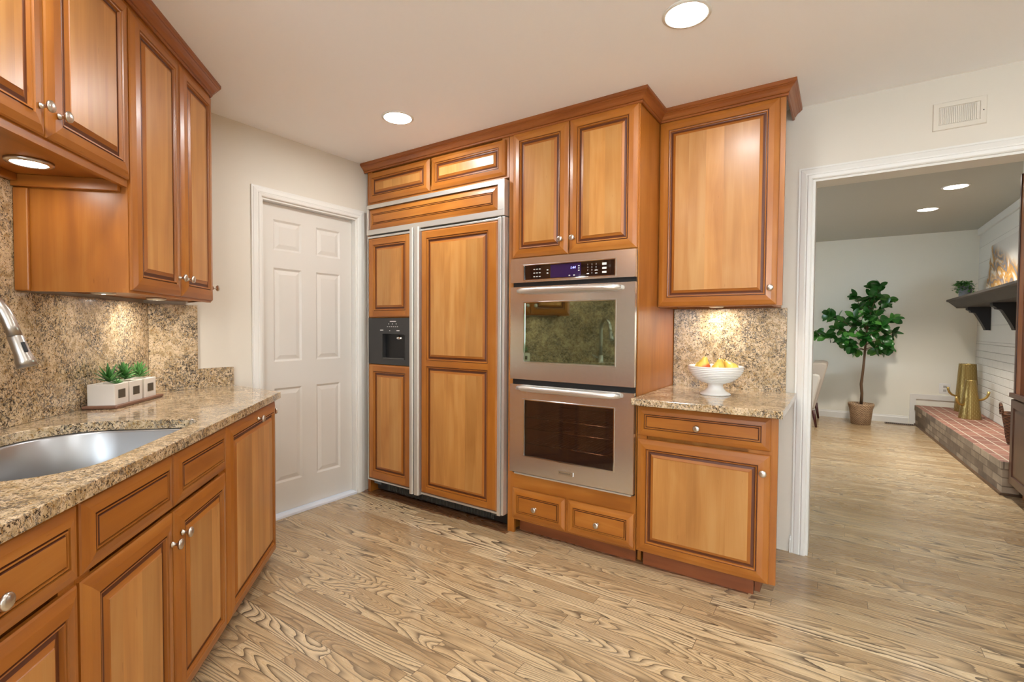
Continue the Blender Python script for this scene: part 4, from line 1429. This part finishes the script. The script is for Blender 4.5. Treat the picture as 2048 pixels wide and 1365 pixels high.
# built-in bookcase
t = Thing('built_in_bookcase', 'brown wood bookcase cut off by the right edge, beside the hearth', 'bookcase', (1.2, 4.4, 0))
bk = MB([WALNUT, CHERRY_X])
bk.box(1.062, XB - .005, 3.60, 5.035, .095, .742).box(1.12, XB - .005, 3.62, 5.02, 0, .095, 1)
t.part('base', bk, bevel=.003)
t.part('ledge', MB(WALNUT).box(1.040, XB - .005, 3.58, 5.058, .7425, .775, 0, 'y'), bevel=.004)
hu = MB([WALNUT, CHERRY_X])
hu.box(1.055, XB - .005, 4.985, 5.015, .7755, 2.36).box(1.09, XB - .005, 3.62, 3.64, .7755, 2.36).box(XB - .02, XB - .005, 3.64, 4.985, .7755, 2.36)
hu.box(1.062, 1.09, 3.62, 4.984, 2.28, 2.36, 1, 'y').box(1.060, 1.09, 4.88, 4.984, .7755, 2.28, 1).box(1.10, XB - .02, 3.64, 4.985, 2.33, 2.36, 0, 'y')
t.part('hutch', hu)
for z in (1.15, 1.54, 1.93):
    t.part('shelf', MB(WALNUT).box(1.10, XB - .02, 3.641, 4.984, z, z + .025, 0, 'y'))
t.part('cornice', MB(TRIM).box(1.068, XB - .005, 3.58, 5.03, 2.361, 2.478), bevel=.012, label='pale cornice on top of the bookcase')
dmm = Matrix.Translation((1.062, 0, 0)) @ Matrix.Rotation(-PI / 2, 4, 'Z')
for a, b in ((-5.02, -4.33), (-4.32, -3.62)):
    m_ = MB([WALNUT, CHERRY_X, GLAZE], dmm)
    m_.ringpanel(a, b, .11, .73, 0, [(0, 0, 0), (0, .014, 0), (.004, .018, 0), (.06, .018, 0), (.063, .010, 2), (.066, .009, 0), (.09, .014, 0)])
    t.part('door', m_)

# potted tree
PX, PY = .234, 7.86
t = Thing('potted_tree', 'leafy green artificial tree in a woven basket pot by the far wall', 'plant', (PX, PY, 0))
t.part('basket_pot', MB([WICKER]).lathe([(0, 0), (.100, 0), (.108, .006), (.128, .20), (.140, .235), (.146, .255), (.142, .272), (.130, .272), (.125, .235), (0, .235)], (PX, PY, .0005), 'z', 32))
t.part('soil', MB(SOIL).lathe([(.124, .2355), (.06, .243), (0, .246)], (PX, PY, 0), 'z', 20))
tk = MB([BARK])
trunk = [(PX, PY, .236), (PX + .006, PY, .40), (PX - .004, PY, .52), (PX + .012, PY, .70), (PX + .022, PY, .86), (PX + .028, PY, .98), (PX + .04, PY, 1.15), (PX + .05, PY + .01, 1.35), (PX + .09, PY, 1.55)]
tk.tube(trunk, [.019, .017, .017, .015, .014, .013, .011, .008, .004], 10)
trk = t.part('trunk', tk)
br = MB([BARK])
tips = []
random.seed(21)
specs = [(PX - .50, -.03, 1.18), (PX - .38, .05, 1.44), (PX - .30, -.10, 1.24), (PX - .08, .0, 1.66), (PX + .08, .05, 1.77), (PX + .17, -.03, 1.80),
         (PX + .26, .02, 1.62), (PX + .32, -.05, 1.38), (PX + .31, .06, 1.20), (PX + .22, -.14, 1.06), (PX + .02, -.20, 1.18), (PX - .14, -.15, 1.02),
         (PX + .05, -.22, 1.42), (PX + .20, -.18, 1.30), (PX - .10, -.12, 1.40), (PX + .30, -.02, 1.02), (PX - .20, .08, 1.04), (PX + .10, .12, 1.48)]
for k, (tx, dy, tz) in enumerate(specs):
    h0 = .96 + .30 * min(1, max(0, (tz - 1.0) / .8))
    a = Vector((PX + .03, PY, min(h0, 1.22))); e = Vector((tx, PY + dy, tz))
    m = a.lerp(e, .5) + Vector((0, 0, .03 if tz > 1.2 else -.02))
    pts = [a, a.lerp(m, .5) + Vector((0, 0, .01)), m, m.lerp(e, .5) + Vector((0, 0, .012)), e]
    br.tube(pts, [.006, .005, .0045, .0035, .0025], 6)
    tips.append((pts, (e - a).normalized()))
t.part('branches', br, trk)
fo = MB([LEAF, LEAF2])
for pts, d in tips:
    for j in range(25):
        if j < 6: p = pts[4]; spread = 1.0
        else: u = random.uniform(.42, 1.0); i = min(3, int(u * 4)); p = pts[i].lerp(pts[i + 1], u * 4 - i); spread = 1.2
        a = random.uniform(0, 2 * PI); el = random.uniform(-1.15, .95)
        dd = Vector((math.cos(a) * math.cos(el), math.sin(a) * math.cos(el), math.sin(el))) * spread + d * .45
        leaf(fo, p, dd, (random.uniform(-.6, .6), random.uniform(-1.1, -.3), random.uniform(.3, 1.0)), random.uniform(.085, .135), random.uniform(.056, .080), random.uniform(.05, .35), 0, int(random.random() < .22), 8, .16, .92, .58)
t.part('foliage', fo)

# armchair
t = Thing('armchair', 'pale upholstered armchair half hidden behind the opening casing', 'armchair', (-.62, 7.55, 0))
def slab(mb, poly, y0, y1, mat=0):
    b = len(mb.v)
    mb.prism(poly, y0, y1, mat)
    mb.v[b:] = [Vector((p.x, p.z, p.y)) for p in mb.v[b:]]
    mb.f = mb.f
sb_ = MB([FABRIC2]); slab(sb_, [(-.44, .30), (-.30, .20), (-.265, .22), (-.135, .77), (-.145, .80), (-.20, .812), (-.30, .80)], 7.32, 7.98)
t.part('backrest', sb_, bevel=.015)
ss = MB([FABRIC]); slab(ss, [(-.95, .22), (-.30, .20), (-.30, .30), (-.36, .46), (-.93, .45)], 7.27, 7.98)
t.part('seat', ss, bevel=.02)
for y0, y1 in ((7.16, 7.262), (7.985, 8.085)):
    wm = MB([FABRIC]); slab(wm, [(-.93, .20), (-.295, .19), (-.205, .62), (-.215, .665), (-.26, .675), (-.55, .63), (-.93, .60)], y0, y1)
    t.part('arm', wm, bevel=.018)
for x, y, dx in ((-.275, 7.24, .035), (-.275, 8.0, .035), (-.88, 7.24, -.03), (-.88, 8.0, -.03)):
    t.part('leg', MB([MAHOG]).tube([(x + dx, y, .0), (x, y, .215)], [.013, .022], 10))

# outlet, floor register
t = Thing('wall_outlet', 'white electrical outlet low on the far wall behind the gold vases', 'outlet', (1.11, YFAR, .49))
t.part('cover_plate', MB(OUTLET_W).box(1.055, 1.165, YFAR - .006, YFAR - .0003, .425, .555), bevel=.003)
for z in (.450, .500): t.part('socket', MB(SOCKET).box(1.094, 1.126, YFAR - .0075, YFAR - .006, z, z + .028))
t = Thing('floor_register', 'brown slotted floor register beside the hearth at the far wall', 'vent', (.655, 8.13, 0))
t.part('frame', MB(VENTBR).box(.50, .81, 8.085, 8.195, .0003, .006), bevel=.002)
fs = MB(PUTTYDARK)
for k in range(14):
    fs.box(.515 + k * .0205, .527 + k * .0205, 8.10, 8.18, .006, .0066)
t.part('slots', fs)
